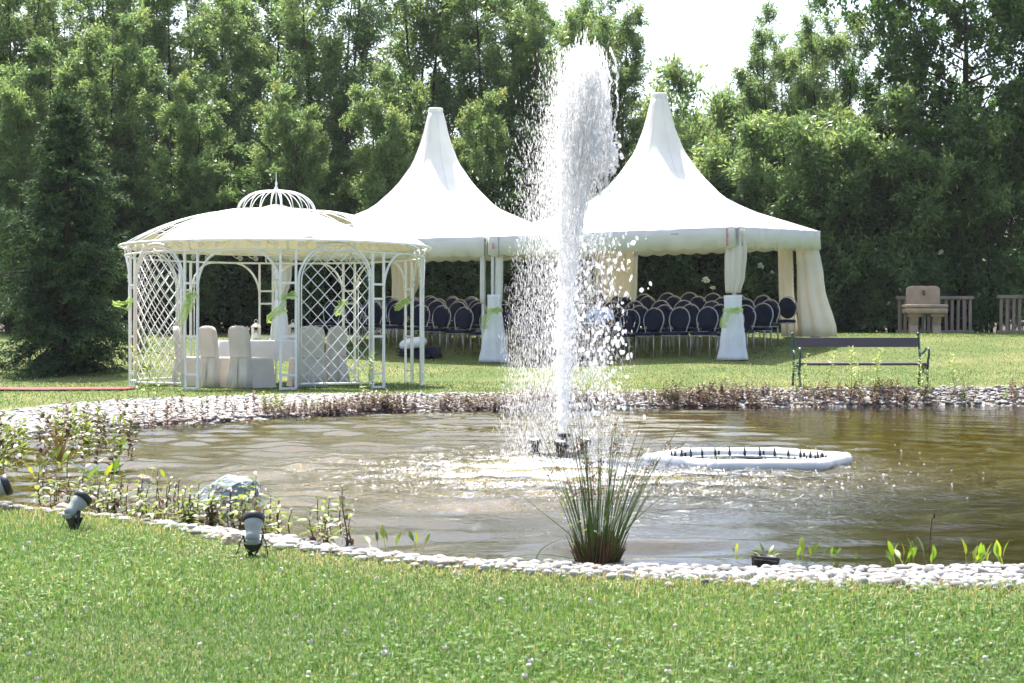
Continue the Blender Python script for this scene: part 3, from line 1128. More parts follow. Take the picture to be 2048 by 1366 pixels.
def curtain(parent, levels, pleats=9, amp=.22, m='curtain', name='curtain', n=44):
    mb = MB()
    ox, oy, oz = parent.location
    L = lerp_levels(levels)
    mb.loft([[(p[0] - ox, p[1] - oy, p[2] - oz) for p in rg] for rg in pleat_drape(L, n, pleats, amp)])
    return mb.build(name, m, parent, True)


ANG = math.atan2(UA[1], UA[0])
# curtains gathered at the legs
pB = wR(.02, .02)
curtain(tentR, [(3.06, pB[0] + .05, pB[1] - .05, .17, .10, ANG), (2.6, pB[0] + .05, pB[1] - .05, .19, .10, ANG), (2.15, pB[0] + .03, pB[1] - .05, .17, .09, ANG), (1.85, pB[0], pB[1] - .05, .13, .08, ANG)], 8)
pC = wR(.03, .97)
gC = gz(*pC)
curtain(tentR, [(3.24, pC[0] - .10, pC[1] - .1, .22, .10, .2), (2.2, pC[0] + .0, pC[1] - .1, .27, .11, .2), (gC + .02, pC[0] + .16, pC[1] - .1, .40, .13, .2)], 7, .18)
curtain(tentR, [(3.24, pC[0] - .52, pC[1] + .1, .16, .08, .5), (2.2, pC[0] - .50, pC[1] + .1, .17, .08, .5), (gC + .03, pC[0] - .42, pC[1] + .1, .2, .1, .5)], 6, .2)
pE = wR(.95, .97)
gE = gz(*pE)
curtain(tentR, [(3.2, pE[0] + .28, pE[1] - .15, .46, .09, .1), (2.4, pE[0] + .26, pE[1] - .15, .44, .09, .1), (gE + .03, pE[0] + .22, pE[1] - .15, .40, .10, .1)], 11, .2)
pG = wL(.97, .97)
gG = gz(*pG)
curtain(tentL, [(3.18, pG[0] + .30, pG[1] - .15, .42, .09, .1), (2.4, pG[0] + .22, pG[1] - .15, .30, .09, .1), (1.75, pG[0] + .10, pG[1] - .15, .20, .10, .1), (gG + .03, pG[0] + .12, pG[1] - .15, .3, .10, .1)], 9, .2)
pD = wL(.97, .03)
gD = gz(*pD)
curtain(tentL, [(3.04, pD[0] + .1, pD[1] - .03, .22, .09, ANG), (2.3, pD[0] + .06, pD[1] - .03, .20, .09, ANG), (1.8, pD[0], pD[1] - .03, .14, .08, ANG)], 8)
pA = wR(.985, .015)
curtain(tentR, [(3.02, pA[0] + .10, pA[1] - .04, .085, .05, ANG), (2.3, pA[0] + .10, pA[1] - .04, .085, .05, ANG), (1.7, pA[0] + .09, pA[1] - .04, .08, .05, ANG)], 5, .15, 'valance')
pA2 = wL(.015, .015)
curtain(tentL, [(3.02, pA2[0] - .02, pA2[1] - .06, .045, .04, ANG), (2.3, pA2[0] - .02, pA2[1] - .06, .045, .04, ANG), (1.7, pA2[0] - .02, pA2[1] - .06, .045, .04, ANG)], 4, .15, 'valance')
# grey tensioning straps and red tags at the front corners
for (tt, p, e, dx) in ((tentR, pB, 3.10, .10), (tentR, pA, 3.05, .13)):
    s = MB()
    o = tt.location
    c = (p[0] - o[0] + dx, p[1] - o[1] - .17, e - o[2] - .19)
    s.box(c, (.085, .006, .36), rz=.25, ry=-.22 if dx < .12 else 0)
    s.build('strap', 'strap', tt)
    s = MB()
    s.box((p[0] - o[0] - (.13 if dx < .12 else .02), p[1] - o[1] - (.12 if dx < .12 else .17), e - o[2] - .19), (.035, .006, .34 if dx < .12 else .12), rz=ANG + math.pi)
    s.build('tag', 'red_tag', tt)

# printed maker's mark on the valance: a few short grey strokes
for (wf, ef, tt, a) in ((wR, eR, tentR, .22), (wL, eL, tentL, .30)):
    o = tt.location
    mk = MB()
    for k in range(5):
        p = wf(a + k * .006, 0) - VA * .045
        mk.box((p[0] - o[0], p[1] - o[1], ef(a, 0) - o[2] - .09 + .004 * (k % 2)), (.02, .004, .022), rz=ANG)
    mk.build('printed_mark', 'strap', tt)


def ribbon(pts, wds, th=0.004, twist=0.0, drop=(0, 0, -1)):
    """A cloth strip along pts with given widths, gently waved."""
    mb = MB()
    a, b = [], []
    n = len(pts)
    for i, p in enumerate(pts):
        p = Vector(p)
        tg = (Vector(pts[min(i + 1, n - 1)]) - Vector(pts[max(i - 1, 0)])).normalized()
        sd = tg.cross(Vector((0.15 * math.sin(i), -1, 0.2)))
        sd = sd.normalized() if sd.length > 1e-4 else Vector((0, 0, 1))
        sd = Quaternion(tg, twist * i) @ sd
        a.append(p + sd * wds[i] / 2)
        b.append(p - sd * wds[i] / 2)
    cols = 9
    rows_ = []
    for c in range(cols):
        q = c / (cols - 1)
        rows_.append([x * (1 - q) + y * q + Vector((.006 * math.sin(q * 17 + i * .5), -.022 * math.sin(q * 12.5 + i * .35), .010 * math.sin(q * 9 + i * .8))) for i, (x, y) in enumerate(zip(a, b))])
    mb.grid(rows_)
    return mb


def smooth_path(ps, n=5):
    out = []
    m = len(ps)
    for i in range(m - 1):
        p0, p1, p2, p3 = (np.array(ps[min(max(i + k, 0), m - 1)], float) for k in (-1, 0, 1, 2))
        for t in np.linspace(0, 1, n, endpoint=False):
            out.append(tuple(0.5 * ((2 * p1) + (-p0 + p2) * t + (2 * p0 - 5 * p1 + 4 * p2 - p3) * t * t + (-p0 + 3 * p1 - 3 * p2 + p3) * t ** 3)))
    out.append(tuple(ps[-1]))
    return out


def pole_drape(x, y, ztop, label, w0, w1, lean=0.0, sash_side=-1):
    """White cloth wrapped round the lower half of a tent leg, tied with a lime ribbon."""
    g = gz(x, y)
    t = thing('pole_drape', label, 'drape', (x, y, g), 0, 'white drapes on the tent legs')
    h = ztop - g
    mb = MB()
    ls = lerp_levels([(h, 0, 0, w0, .09, ANG), (h * .80, 0, 0, w0 * .95, .10, ANG), (h * .62, lean * .2, 0, w0 * 1.15, .13, ANG), (h * .25, lean * .7, 0, w1 * .82, .2, ANG), (0.012, lean, 0, w1, .24, ANG)])
    mb.loft(pleat_drape(ls, 48, 7, .10))
    mb.build('cloth', 'drape', t, True)
    bd = MB()
    bd.loft(pleat_drape([(h * .80, 0, 0, w0 * 1.15, .125, ANG), (h * .745, 0, 0, w0 * 1.15, .125, ANG)], 48, 7, .06), cap0=False, cap1=False)
    bd.build('ribbon', 'sash', t, True)
    pth = smooth_path([(-.02, -.16, h * .78), (-.06 + .05 * sash_side, -.18, h * .72), (-.05 + .16 * sash_side, -.18, h * .60), (.0 + .20 * sash_side, -.15, h * .50)])
    ribbon(pth, list(np.linspace(.10, .16, len(pth))), twist=.05).build('ribbon_tail', 'sash', t, True)
    pth = smooth_path([(-.02, -.17, h * .78), (.08, -.2, h * .80), (.02, -.21, h * .72)])
    ribbon(pth, list(np.linspace(.05, .09, len(pth)))).build('bow', 'sash', t, True)
    return t


pole_drape(pB[0], pB[1] - .04, 1.80, 'white cloth tied with a lime ribbon on the right tent front leg', .17, .29)
pole_drape(pA[0] + .01, pA[1] - .06, 1.87, 'white cloth tied with a lime ribbon on the leg between the tents', .15, .32)
pole_drape(pD[0], pD[1] - .04, 1.80, 'white cloth on the left tent leg seen through the gazebo', .15, .24)


# ------------------------------------------------------------------ banquet chairs
def rounded_box(sx, sy, sz, r, z0, n=5):
    mb = MB()

    def ring(hx, hy, z):
        out = []
        for (cx, cy, a0) in ((hx - r, hy - r, 0), (-hx + r, hy - r, 90), (-hx + r, -hy + r, 180), (hx - r, -hy + r, 270)):
            for k in range(n):
                a = R_(a0 + 90 * k / (n - 1))
                out.append((cx + r * math.cos(a), cy + r * math.sin(a), z))
        return out
    e = min(.02, sz * .35)
    mb.loft([ring(sx / 2 - e, sy / 2 - e, z0), ring(sx / 2, sy / 2, z0 + e), ring(sx / 2, sy / 2, z0 + sz - e), ring(sx / 2 - e, sy / 2 - e, z0 + sz)])
    return mb


seat_me = rounded_box(.45, .45, .07, .07, .42).mesh('seat', 'navy', True)
bk = MB()
rows = []
for (yy, k) in ((.018, .93), (.0, 1.0), (-.022, .98), (-.034, .75), (-.038, .02)):
    rows.append([(math.cos(a) * .200 * k, yy - .15 * (0.03 + math.sin(a) * .225 * k) + .24, .735 + math.sin(a) * .225 * k) for a in np.linspace(0, 2 * math.pi, 28, endpoint=False)])
bk.loft(rows)
back_me = bk.mesh('backrest', 'navy', True)
fr = MB()
pth = []
for a in np.linspace(-2.05, 2.05, 30):
    x, z = math.sin(a) * .222, .735 + math.cos(a) * .247
    pth.append((x, .24 + .15 * (z - .735) + .0, z))
lowl = [(-.16, .20, .42), (-.165, .205, .50), (-.185, .21, .57)]
pth = lowl + pth[1:-1] + [(-p[0], p[1], p[2]) for p in reversed(lowl)]
fr.tube(pth, .0125, 6)
frame_me = fr.mesh('back_frame', 'chair_frame', True)


def leg_me(sx, sy):
    m_ = MB()
    m_.tube([(sx * .19, sy * .18, .43), (sx * .195, sy * .19, .22), (sx * .205, sy * (.20 if sy < 0 else .25), 0)], .0125, 6)
    return m_.mesh('leg', 'chair_frame', True)


leg_mes = [leg_me(sx, sy) for sx in (-1, 1) for sy in (-1, 1)]
ap = MB()
for (a, b) in (((-.2, -.2), (.2, -.2)), ((.2, -.2), (.2, .2)), ((.2, .2), (-.2, .2)), ((-.2, .2), (-.2, -.2))):
    ap.tube([(a[0], a[1], .415), (b[0], b[1], .415)], .011, 5)
apron_me = ap.mesh('seat_frame', 'chair_frame', True)
prog = MB()
prog.box((0.02, -.02, .494), (.15, .21, .004), rz=.3)
prog_me = prog.mesh('program_sheet', 'paper')
ORD = ['first', 'second', 'third', 'fourth', 'fifth', 'sixth', 'seventh', 'eighth', 'ninth', 'tenth']
ROWN = ['front', 'second', 'third', 'fourth', 'rear']


def chair(p, rz, label, group):
    t = thing('banquet_chair', label, 'chair', (p[0], p[1], gz(*p)), rz, group)
    link('seat', seat_me, t)
    link('backrest', back_me, t)
    link('back_frame', frame_me, t)
    link('seat_frame', apron_me, t)
    for m_ in leg_mes:
        link('leg', m_, t)
    return t


CROT = math.atan2(UA[1], UA[0]) - math.pi        # local -y (the front of a chair) faces out of the tent
PERSON = None
for (wf, nm, a_list, nrow, b_first) in ((wR, 'right', np.arange(.075, .93, .104), 5, .13), (wL, 'left', np.arange(.10, .88, .104), 5, .17)):
    for ri in range(nrow):
        for ci, a in enumerate(a_list):
            aa = a + .016 * (ri % 2) + random.uniform(-.007, .007)
            p = wf(aa, b_first + ri * .158 + random.uniform(-.006, .006))
            n_from_right = ci
            lab = 'navy oval backed chair, %s from the right, %s row, %s tent' % (ORD[n_from_right], ROWN[ri], nm)
            rz = CROT + random.uniform(-.10, .10)
            c = chair(p, rz, lab, 'blue chairs under the tents')
            if nm == 'right' and ri == 0 and ci == 5:
                PERSON = (c.location.copy(), rz)
                continue
            if ri < 3 and random.random() < .55:
                o = link('program_sheet', prog_me, None, c.location)
                o.rotation_euler = (0, 0, rz + random.uniform(-.2, .2))
                tag(o, 'white sheet on the %s chair from the right, %s row, %s tent' % (ORD[ci], ROWN[ri], nm), 'paper', 'sheets on the blue chairs')


# ------------------------------------------------------------------ the seated reader
def skin_mesh(name, joints, edges, m, sub=2, root=0):
    me = bpy.data.meshes.new(name)
    me.from_pydata([j[:3] for j in joints], edges, [])
    o = bpy.data.objects.new(name + '_build', me)
    col.objects.link(o)
    o.modifiers.new('skin', 'SKIN').use_smooth_shade = True
    for i, j in enumerate(joints):
        sv = me.skin_vertices[0].data[i]
        rr_ = j[3] if isinstance(j[3], tuple) else (j[3], j[3])
        sv.radius = rr_
        sv.use_root = (i == root)
    s = o.modifiers.new('sub', 'SUBSURF')
    s.levels = s.render_levels = sub
    dg = bpy.context.evaluated_depsgraph_get()
    em = bpy.data.meshes.new_from_object(o.evaluated_get(dg))
    bpy.data.objects.remove(o)
    em.name = name
    em.materials.clear()
    em.materials.append(M[m])
    em.polygons.foreach_set('use_smooth', [True] * len(em.polygons))
    return em


def person():
    loc, rz = PERSON
    t = thing('person', 'seated person with dark hair in a pale blue shirt reading white papers', 'person', loc, rz)
    J = [(0, .02, .57, (.13, .10)), (0, .04, .72, (.12, .09)), (0, .04, .90, (.14, .10)), (0, .03, 1.02, (.085, .08)), (0, .005, 1.09, .046), (0, -.045, 1.150, (.070, .082)), (0, -.05, 1.22, (.102, .118)), (0, -.035, 1.31, (.088, .100))]
    E = [(i, i + 1) for i in range(7)]

    def chain(start, pts):
        prev = start
        for p in pts:
            J.append(p)
            E.append((prev, len(J) - 1))
            prev = len(J) - 1
        return prev
    for s in (-1, 1):
        chain(0, [(s * .10, -.06, .56, .085), (s * .12, -.40, .54, .062), (s * .12, -.43, .30, .050), (s * .11, -.42, .09, .034), (s * .11, -.50, .04, .032), (s * .12, -.60, .03, .022)])
        wr = chain(3, [(s * .17, .03, .98, .055), (s * .24, .0, .76, .046), (s * .23, -.20, .70, .038), (s * .205, -.31, .715, .028), (s * .195, -.35, .72, (.034, .018))])
        for k in range(4):
            chain(wr, [(s * .178, -.345 - k * .017, .704, .0095), (s * .150, -.350 - k * .017 - .003 * (k in (1, 2)), .698, .0088), (s * .128, -.352 - k * .016, .700, .0078)])
        chain(wr, [(s * .172, -.345, .738, .0105), (s * .150, -.352, .742, .009)])
        chain(6, [(s * .085, -.03, 1.215, (.012, .022)), (s * .098, -.02, 1.222, (.010, .020))])
    chain(6, [(0, -.150, 1.205, .020), (0, -.172, 1.188, .016)])
    link('body', skin_mesh('body', J, E, 'skin', 2), t)
    # shirt over the torso and upper arms
    J2 = [(0, .02, .53, (.165, .135)), (0, .04, .72, (.155, .120)), (0, .04, .90, (.165, .125)), (0, .035, 1.0, (.125, .10)), (0, .02, 1.075, (.074, .072))]
    E2 = [(0, 1), (1, 2), (2, 3), (3, 4)]
    for s in (-1, 1):
        b = len(J2)
        J2 += [(s * .165, .03, .985, .085), (s * .228, .01, .84, .074), (s * .238, .0, .78, .070)]
        E2 += [(3, b), (b, b + 1), (b + 1, b + 2)]
    link('shirt', skin_mesh('shirt', J2, E2, 'shirt', 2), t)
    J3 = [(0, .02, .53, (.165, .13))]
    E3 = []
    for s in (-1, 1):
        b = len(J3)
        J3 += [(s * .10, -.08, .555, .10), (s * .12, -.34, .545, .085)]
        E3 += [(0, b), (b, b + 1)]
    link('shorts', skin_mesh('shorts', J3, E3, 'trousers', 2), t)
    hb = MB()
    rows = []
    for i in range(11):
        u = i / 10
        row = []
        for k in range(24):
            a = 2 * math.pi * k / 24
            front = max(0.0, -math.sin(a))
            th = u * (2.15 - 1.05 * front ** .6)
            rr_ = math.sin(max(th, .02)) * (1 + .05 * math.sin(7 * a + 2 * i))
            row.append((math.cos(a) * rr_ * .104, -.038 + math.sin(a) * rr_ * .122, 1.245 + math.cos(th) * .125))
        rows.append(row)
    hb.loft(rows, cap0=True, cap1=False)
    link('hair', hb.mesh('hair', 'hair', True), t)
    for sx in (-1, 1):
        for nm, mm, r0, c in (('eye', 'paper', .0125, (sx * .034, -.138, 1.232)), ('pupil', 'hair', .0065, (sx * .034, -.148, 1.230))):
            m_ = MB()
            m_.lathe([(.001, -r0), (r0 * .7, -r0 * .7), (r0, 0), (r0 * .7, r0 * .7), (.001, r0)], c, 8)
            m_.build(nm, mm, t, True)
        m_ = MB()
        m_.tube([(sx * .016, -.150, 1.254), (sx * .036, -.146, 1.260), (sx * .056, -.132, 1.252)], .005, 5)
        m_.build('eyebrow', 'hair', t, True)
        m_ = MB()
        m_.loft([[(sx * .115 + math.cos(q) * wd_, -.50 - .05 + math.sin(q) * ln_, zz_) for q in np.linspace(0, 6.283, 14, endpoint=False)] for wd_, ln_, zz_ in ((.042, .115, .002), (.047, .12, .02), (.044, .112, .045), (.034, .07, .075))])
        m_.build('shoe', 'hair', t, True)
    m_ = MB()
    m_.tube([(-.026, -.138, 1.160), (0, -.146, 1.157), (.026, -.138, 1.160)], [.003, .006, .003], 6)
    m_.build('mouth', 'red_tag', t, True)
    pp = thing('paper_sheets', 'open white paper sheets held by the seated person', 'paper', loc, rz)
    for s in (-1, 1):
        m_ = MB()
        m_.box((s * .085, -.37, .724), (.17, .24, .004), ry=-s * .16, rx=.10)
        m_.build('page', 'paper', pp)


person()

# dark draped box with a white cushion in front of the left tent chairs
bx_p = (-1.93, 36.25)
t = thing('draped_box', 'low dark draped box in front of the left tent chairs', 'box', (bx_p[0], bx_p[1], gz(*bx_p)), CROT)
m_ = MB()
m_.loft(pleat_drape([(0.005, 0, 0, .50, .27, 0), (.1, 0, 0, .48, .25, 0), (.20, 0, 0, .46, .24, 0)], 60, 17, .03))
m_.build('cloth', 'navy', t, True)
for k in range(3):
    m_ = MB()
    m_.box((0, -.30 - k * .012, .04 + k * .06), (.8, .02, .02))
    m_.build('slat', 'navy', t)
cu = MB()
rows = []
for i in range(13):
    u = -1 + 2 * i / 12
    row = []
    for k in range(24):
        a = 2 * math.pi * k / 24
        sx = (abs(math.cos(a)) ** .6) * math.copysign(1, math.cos(a))
        sy = (abs(math.sin(a)) ** .6) * math.copysign(1, math.sin(a))
        q = math.sqrt(max(0, 1 - u * u))
        row.append((sx * .28 * (.25 + .75 * q ** .5) * (1 + .03 * math.sin(9 * a)), sy * .20 * (.25 + .75 * q ** .5), .10 + u * .10 + .012 * math.sin(7 * a + 3 * u)))
    rows.append(row)
cu.loft(rows)
o = cu.build('cushion', 'drape', None, True)
o.location = (bx_p[0] - .12, bx_p[1] - .05, gz(*bx_p) + .19)
o.rotation_euler = (.25, -.12, CROT + .1)
tag(o, 'plump white cushion lying on the dark draped box', 'cushion')

# ------------------------------------------------------------------ the round gazebo
GC = np.array([-3.99, 29.2])
GG = .18
GR = 2.5


def gp(phi, r=GR, z=0.0):
    """Point of the gazebo in its own frame; phi in degrees from the camera side, turning right."""
    a = R_(phi)
    return Vector((r * math.sin(a), -r * math.cos(a), z))


gaz = thing('gazebo', 'round white iron gazebo with canvas dome and lattice panels', 'gazebo', (GC[0], GC[1], GG))
Z_LOW, Z_UP = 2.17, 2.33
RU = 2.60


def flat_bar(mb, p, q, wd, th, mi=0):
    """Rectangular bar from p to q, wide face across the radial direction."""
    p, q = Vector(p), Vector(q)
    d = (q - p)
    ln = d.length
    d.normalize()
    rad = Vector((p.x + q.x, p.y + q.y, 0)).normalized()
    s = d.cross(rad)
    if s.length < 1e-4:
        s = Vector((0, 0, 1))
    s.normalize()
    n_ = s.cross(d)
    vs_ = []
    for e in (p, q):
        for a, b in ((-1, -1), (1, -1), (1, 1), (-1, 1)):
            vs_.append(e + s * a * wd / 2 + n_ * b * th / 2)
    mb.add(vs_, [(3, 2, 1, 0), (4, 5, 6, 7), (0, 1, 5, 4), (1, 2, 6, 5), (2, 3, 7, 6), (3, 0, 4, 7)], mi)


NODES = [12 + 36 * k for k in range(10)]
HW = 2.75                              # half width of a ladder post in degrees
for ph in NODES:
    t_ = link('ladder_post', None, gaz)
    for s in (-1, 1):
        m_ = MB()
        flat_bar(m_, gp(ph + s * HW, GR, 0), gp(ph + s * HW, GR, Z_LOW), .038, .03)
        m_.build('stile', 'white_metal', t_)
    for z in (.02, .23, .83, 1.43, 1.66):
        m_ = MB()
        flat_bar(m_, gp(ph - HW + .4, GR, z), gp(ph + HW - .4, GR, z), .034, .024)
        m_.build('rung', 'white_metal', t_)
    # thin bar with a spear head beside the post
    m_ = MB()
    m_.tube([gp(ph - HW - 1.7, GR, .05), gp(ph - HW - 1.7, GR, 1.72)], .009, 6)
    m_.lathe([(.009, 0), (.026, .03), (.012, .06), (.030, .11), (.014, .16), (.001, .25)], gp(ph - HW - 1.7, GR, 1.70), 8)
    for s in (-.05, .05):
        q = gp(ph - HW - 1.7, GR, 1.76)
        tg = Vector((math.cos(R_(ph)), math.sin(R_(ph)), 0))
        m_.tube([q, q + tg * s + Vector((0, 0, .05)), q + tg * s * 1.1 + Vector((0, 0, .01))], .008, 5)
    for z in (.25, .83, 1.45):
        m_.tube([gp(ph - HW - 2.1, GR, z), gp(ph - HW + .3, GR, z)], .007, 4)
    m_.build('spear_bar', 'white_metal', gaz, True)

LATT = {12, 300, 228}
for ph in NODES:
    a0, a1 = ph + HW, ph + 36 - HW
    if ph in LATT:
        # arched panel: outer frame, inner frame, crossing lattice bars
        t_ = link('lattice_panel', None, gaz)
        b0, b1 = a0 + .9, a1 - .4
        cphi, half = (b0 + b1) / 2, (b1 - b0) / 2
        rad = R_(half) * GR
        zs = Z_UP - .03 - rad

        def fr_path(k, zbot):
            out = [gp(cphi - half * k, GR, zbot), gp(cphi - half * k, GR, zs)]
            for q in np.linspace(math.pi, 0, 22)[1:-1]:
                out.append(gp(cphi + half * k * math.cos(q), GR, zs + rad * k * math.sin(q)))
            out += [gp(cphi + half * k, GR, zs), gp(cphi + half * k, GR, zbot)]
            return out
        for k, rr_, nm in ((1.0, .020, 'outer_frame'), (.93, .011, 'inner_frame')):
            m_ = MB()
            m_.tube(fr_path(k, .05), rr_, 6)
            m_.build(nm, 'white_metal', t_, True)
        m_ = MB()
        m_.tube([gp(cphi - half, GR, .09), gp(cphi, GR, .09), gp(cphi + half, GR, .09)], .018, 6)
        m_.build('bottom_rail', 'white_metal', t_, True)
        ki = .93
        w_ = rad * ki

        def inside(u, z):
            if abs(u) > w_ or z < .09:
                return False
            return z < zs or (u * u + (z - zs) ** 2 < w_ * w_)
        stp = .232
        for sgn in (-1, 1):
            c = -2.0
            while c < 4.6:
                # line z = c + sgn*u*1.05
                us = np.linspace(-w_, w_, 60)
                pts = [(u, c + sgn * u * 1.05) for u in us if inside(u, c + sgn * u * 1.05)]
                if len(pts) > 3:
                    (u0, z0), (u1, z1) = pts[0], pts[-1]
                    m_ = MB()
                    rr_ = GR + .006 * sgn
                    pa = [gp(cphi + math.degrees((u0 + (u1 - u0) * q) / GR), rr_, z0 + (z1 - z0) * q) for q in np.linspace(0, 1, 5)]
                    m_.tube(pa, .0075, 5)
                    m_.build('lattice_bar', 'white_metal', t_, True)
                c += stp
    else:
        # open bay: flattened arch springing from the posts
        m_ = MB()
        pth = []
        rz_ = .62
        wdeg = (a1 - a0) * .36
        for q in np.linspace(0, math.pi / 2, 12):
            pth.append(gp(a0 + wdeg * (1 - math.cos(q)), GR, Z_LOW - rz_ * (1 - math.sin(q))))
        for q in np.linspace(math.pi / 2, 0, 12):
            pth.append(gp(a1 - wdeg * (1 - math.cos(q)), GR, Z_LOW - rz_ * (1 - math.sin(q))))
        half = len(pth) // 2
        m_.tube(pth[:half], .019, 6)
        m_.build('arch', 'white_metal', gaz, True)
        m_ = MB()
        m_.tube(pth[half:], .019, 6)
        m_.build('arch', 'white_metal', gaz, True)
    # scroll work between the two rings
    for s in (.12, .30, .70, .88):
        m_ = MB()
        c = ph + 36 * s
        zc = (Z_LOW + Z_UP) / 2
        sp = []
        sg = 1 if s < .5 else -1
        for q in np.linspace(0, 3.6 * math.pi, 26):
            rr_ = .052 * (1 - q / (4.2 * math.pi))
            sp.append(gp(c + math.degrees(sg * rr_ * math.cos(q) / GR), GR + .02, zc + rr_ * math.sin(q)))
        sp.insert(0, gp(c + sg * 3.2, GR + .02, Z_UP - .03))
        m_.tube(sp, .007, 4)
        m_.build('scroll', 'white_metal', gaz, True)

for z, rad, rr_, nm in ((Z_LOW, GR, .017, 'lower_ring'), (Z_UP, RU, .020, 'upper_ring')):
    m_ = MB()
    m_.tube([gp(q, rad, z) for q in range(0, 360, 5)], rr_, 6, closed=True)
    m_.build(nm, 'white_metal', gaz, True)
for ph in NODES:
    m_ = MB()
    m_.tube([gp(ph, GR, Z_LOW), gp(ph, RU, Z_UP)], .012, 5)
    m_.build('bracket', 'white_metal', gaz, True)

# domed roof: ribs everywhere, canvas over most of it
RI, ZI = .66, 2.94


def roof_z(r_):
    u = max(0.0, (r_ - RI) / (RU - RI))
    return Z_UP + (ZI - Z_UP) * (1 - u ** 1.9)


for k in range(40):
    ph = k * 9 + 3
    m_ = MB()
    m_.tube([gp(ph, r_, roof_z(r_) - .012) for r_ in np.linspace(RU, RI, 9)], .0075, 4)
    m_.build('roof_rib', 'white_metal', gaz, True)
for rad in (1.35, 2.0):
    m_ = MB()
    m_.tube([gp(q, rad, roof_z(rad) - .02) for q in range(0, 360, 6)], .010, 4, closed=True)
    m_.build('roof_hoop', 'white_metal', gaz, True)


def canvas(a0, a1, name, rlo=lambda q: RI, rhi=lambda q: RU + .02):
    rows = []
    n = max(4, int((a1 - a0) / 3))
    for i in range(11):
        row = []
        for k in range(n + 1):
            q = k / n
            r0, r1 = rlo(q), rhi(q)
            r_ = r1 + (r0 - r1) * i / 10
            row.append(gp(a0 + (a1 - a0) * q, r_, roof_z(r_) + .010 + .006 * math.sin(k * 2.1)))
        rows.append(row)
    m_ = MB()
    m_.grid(rows)
    o = m_.build(name, 'canvas', gaz, True)
    s = o.modifiers.new('thick', 'SOLIDIFY')
    s.thickness = .004


canvas(-38, 20, 'canvas_panel')
canvas(20, 64, 'canvas_panel', rlo=lambda q: 0.72 + 1.50 * (1 - abs(2 * q - 1)))
canvas(64, 118, 'canvas_panel', rhi=lambda q: RU + .02 - .38 * sstep(.25, .6, q))
canvas(118, 206, 'canvas_panel')
canvas(206, 268, 'canvas_panel', rlo=lambda q: 2.12)
# curled edge of the canvas over the upper ring
m_ = MB()
rows = [[gp(q, RU + .022, Z_UP + .012) for q in range(-38, 110, 3)], [gp(q, RU + .03, Z_UP - .02 - .012 * math.sin(q * .9)) for q in range(-38, 110, 3)]]
m_.grid(rows)
m_.build('canvas_edge', 'canvas', gaz, True)

# little cage dome with finial
cg = link('cage_dome', None, gaz)
for k in range(22):
    m_ = MB()
    ph = k * 360 / 22
    m_.tube([gp(ph, .66 * math.cos(q) ** .8 if q < 1.56 else .01, ZI + .36 * math.sin(q)) for q in np.linspace(0, math.pi / 2, 10)], .009, 5)
    m_.build('cage_bar', 'white_metal', cg, True)
m_ = MB()
m_.tube([gp(q, .66, ZI) for q in range(0, 360, 8)], .022, 6, closed=True)
m_.build('cage_ring', 'white_metal', cg, True)
m_ = MB()
m_.lathe([(.012, -.36), (.012, 0), (.05, .01), (.03, .05), (.014, .09), (.022, .13), (.008, .17), (.005, .31), (.001, .32)], gp(0, 0, ZI + .35), 10)
m_.build('finial', 'white_metal', cg, True)
m_ = MB()
m_.lathe([(.66, ZI - .02), (.35, ZI + .03), (.14, ZI + .10), (.02, ZI + .13)], (0, 0, 0), 30)
m_.build('canvas_cap', 'canvas', cg, True)


# ------------------------------------------------------------------ lime organza sashes on the gazebo posts
def sash(x, y, d, label, tails, wd=.16):
    p = P3(x, y, d)
    t = thing('organza_sash', label, 'sash', p, 0, 'lime sashes tied to the gazebo')
    for i, tl in enumerate(tails):
        s = d / F
        pts = smooth_path([((a - x) * s, -.05 - .02 * k, (y - b) * s) for k, (a, b) in enumerate(tl)])
        n = len(pts)
        ws = [wd * (.22 + .85 * (k / n) ** .8 * (1 + .15 * math.sin(k * 2.2 + i))) for k in range(n)]
        ribbon(pts, ws, twist=.07 * (1 if i % 2 else -1)).build('tail', 'sash', t, True)
    kn = MB()
    kn.lathe([(.005, -.05), (.04, -.03), (.05, 0), (.04, .03), (.005, .05)], (0, -.06, 0), 10)
    kn.build('knot', 'sash', t, True)


sash(378, 590, 26.80, 'lime sash with a long hanging tail on the post left of the front arch', [[(380, 588), (378, 600), (372, 622), (364, 650)], [(376, 590), (388, 590), (396, 586)], [(376, 592), (384, 606), (376, 618)]], .17)
sash(568, 594, 26.65, 'lime sash with a tail drifting left on the post right of the front arch', [[(570, 592), (568, 606), (556, 624), (537, 636)], [(570, 592), (582, 592), (594, 588)]], .15)
sash(262, 600, 27.9, 'lime sash blown out to the left on the leftmost post', [[(262, 600), (252, 606), (240, 608), (228, 606)], [(262, 606), (258, 616), (254, 620)]], .12)
sash(692, 606, 31.4, 'lime sash seen through the front right lattice panel', [[(696, 603), (686, 608), (678, 620), (671, 630)], [(694, 605), (688, 604), (682, 607)]], .17)
sash(808, 604, 30.3, 'lime sash on the back post at the right end of the gazebo', [[(814, 598), (808, 604), (800, 612), (790, 618)], [(808, 602), (815, 602), (820, 606)]], .16)


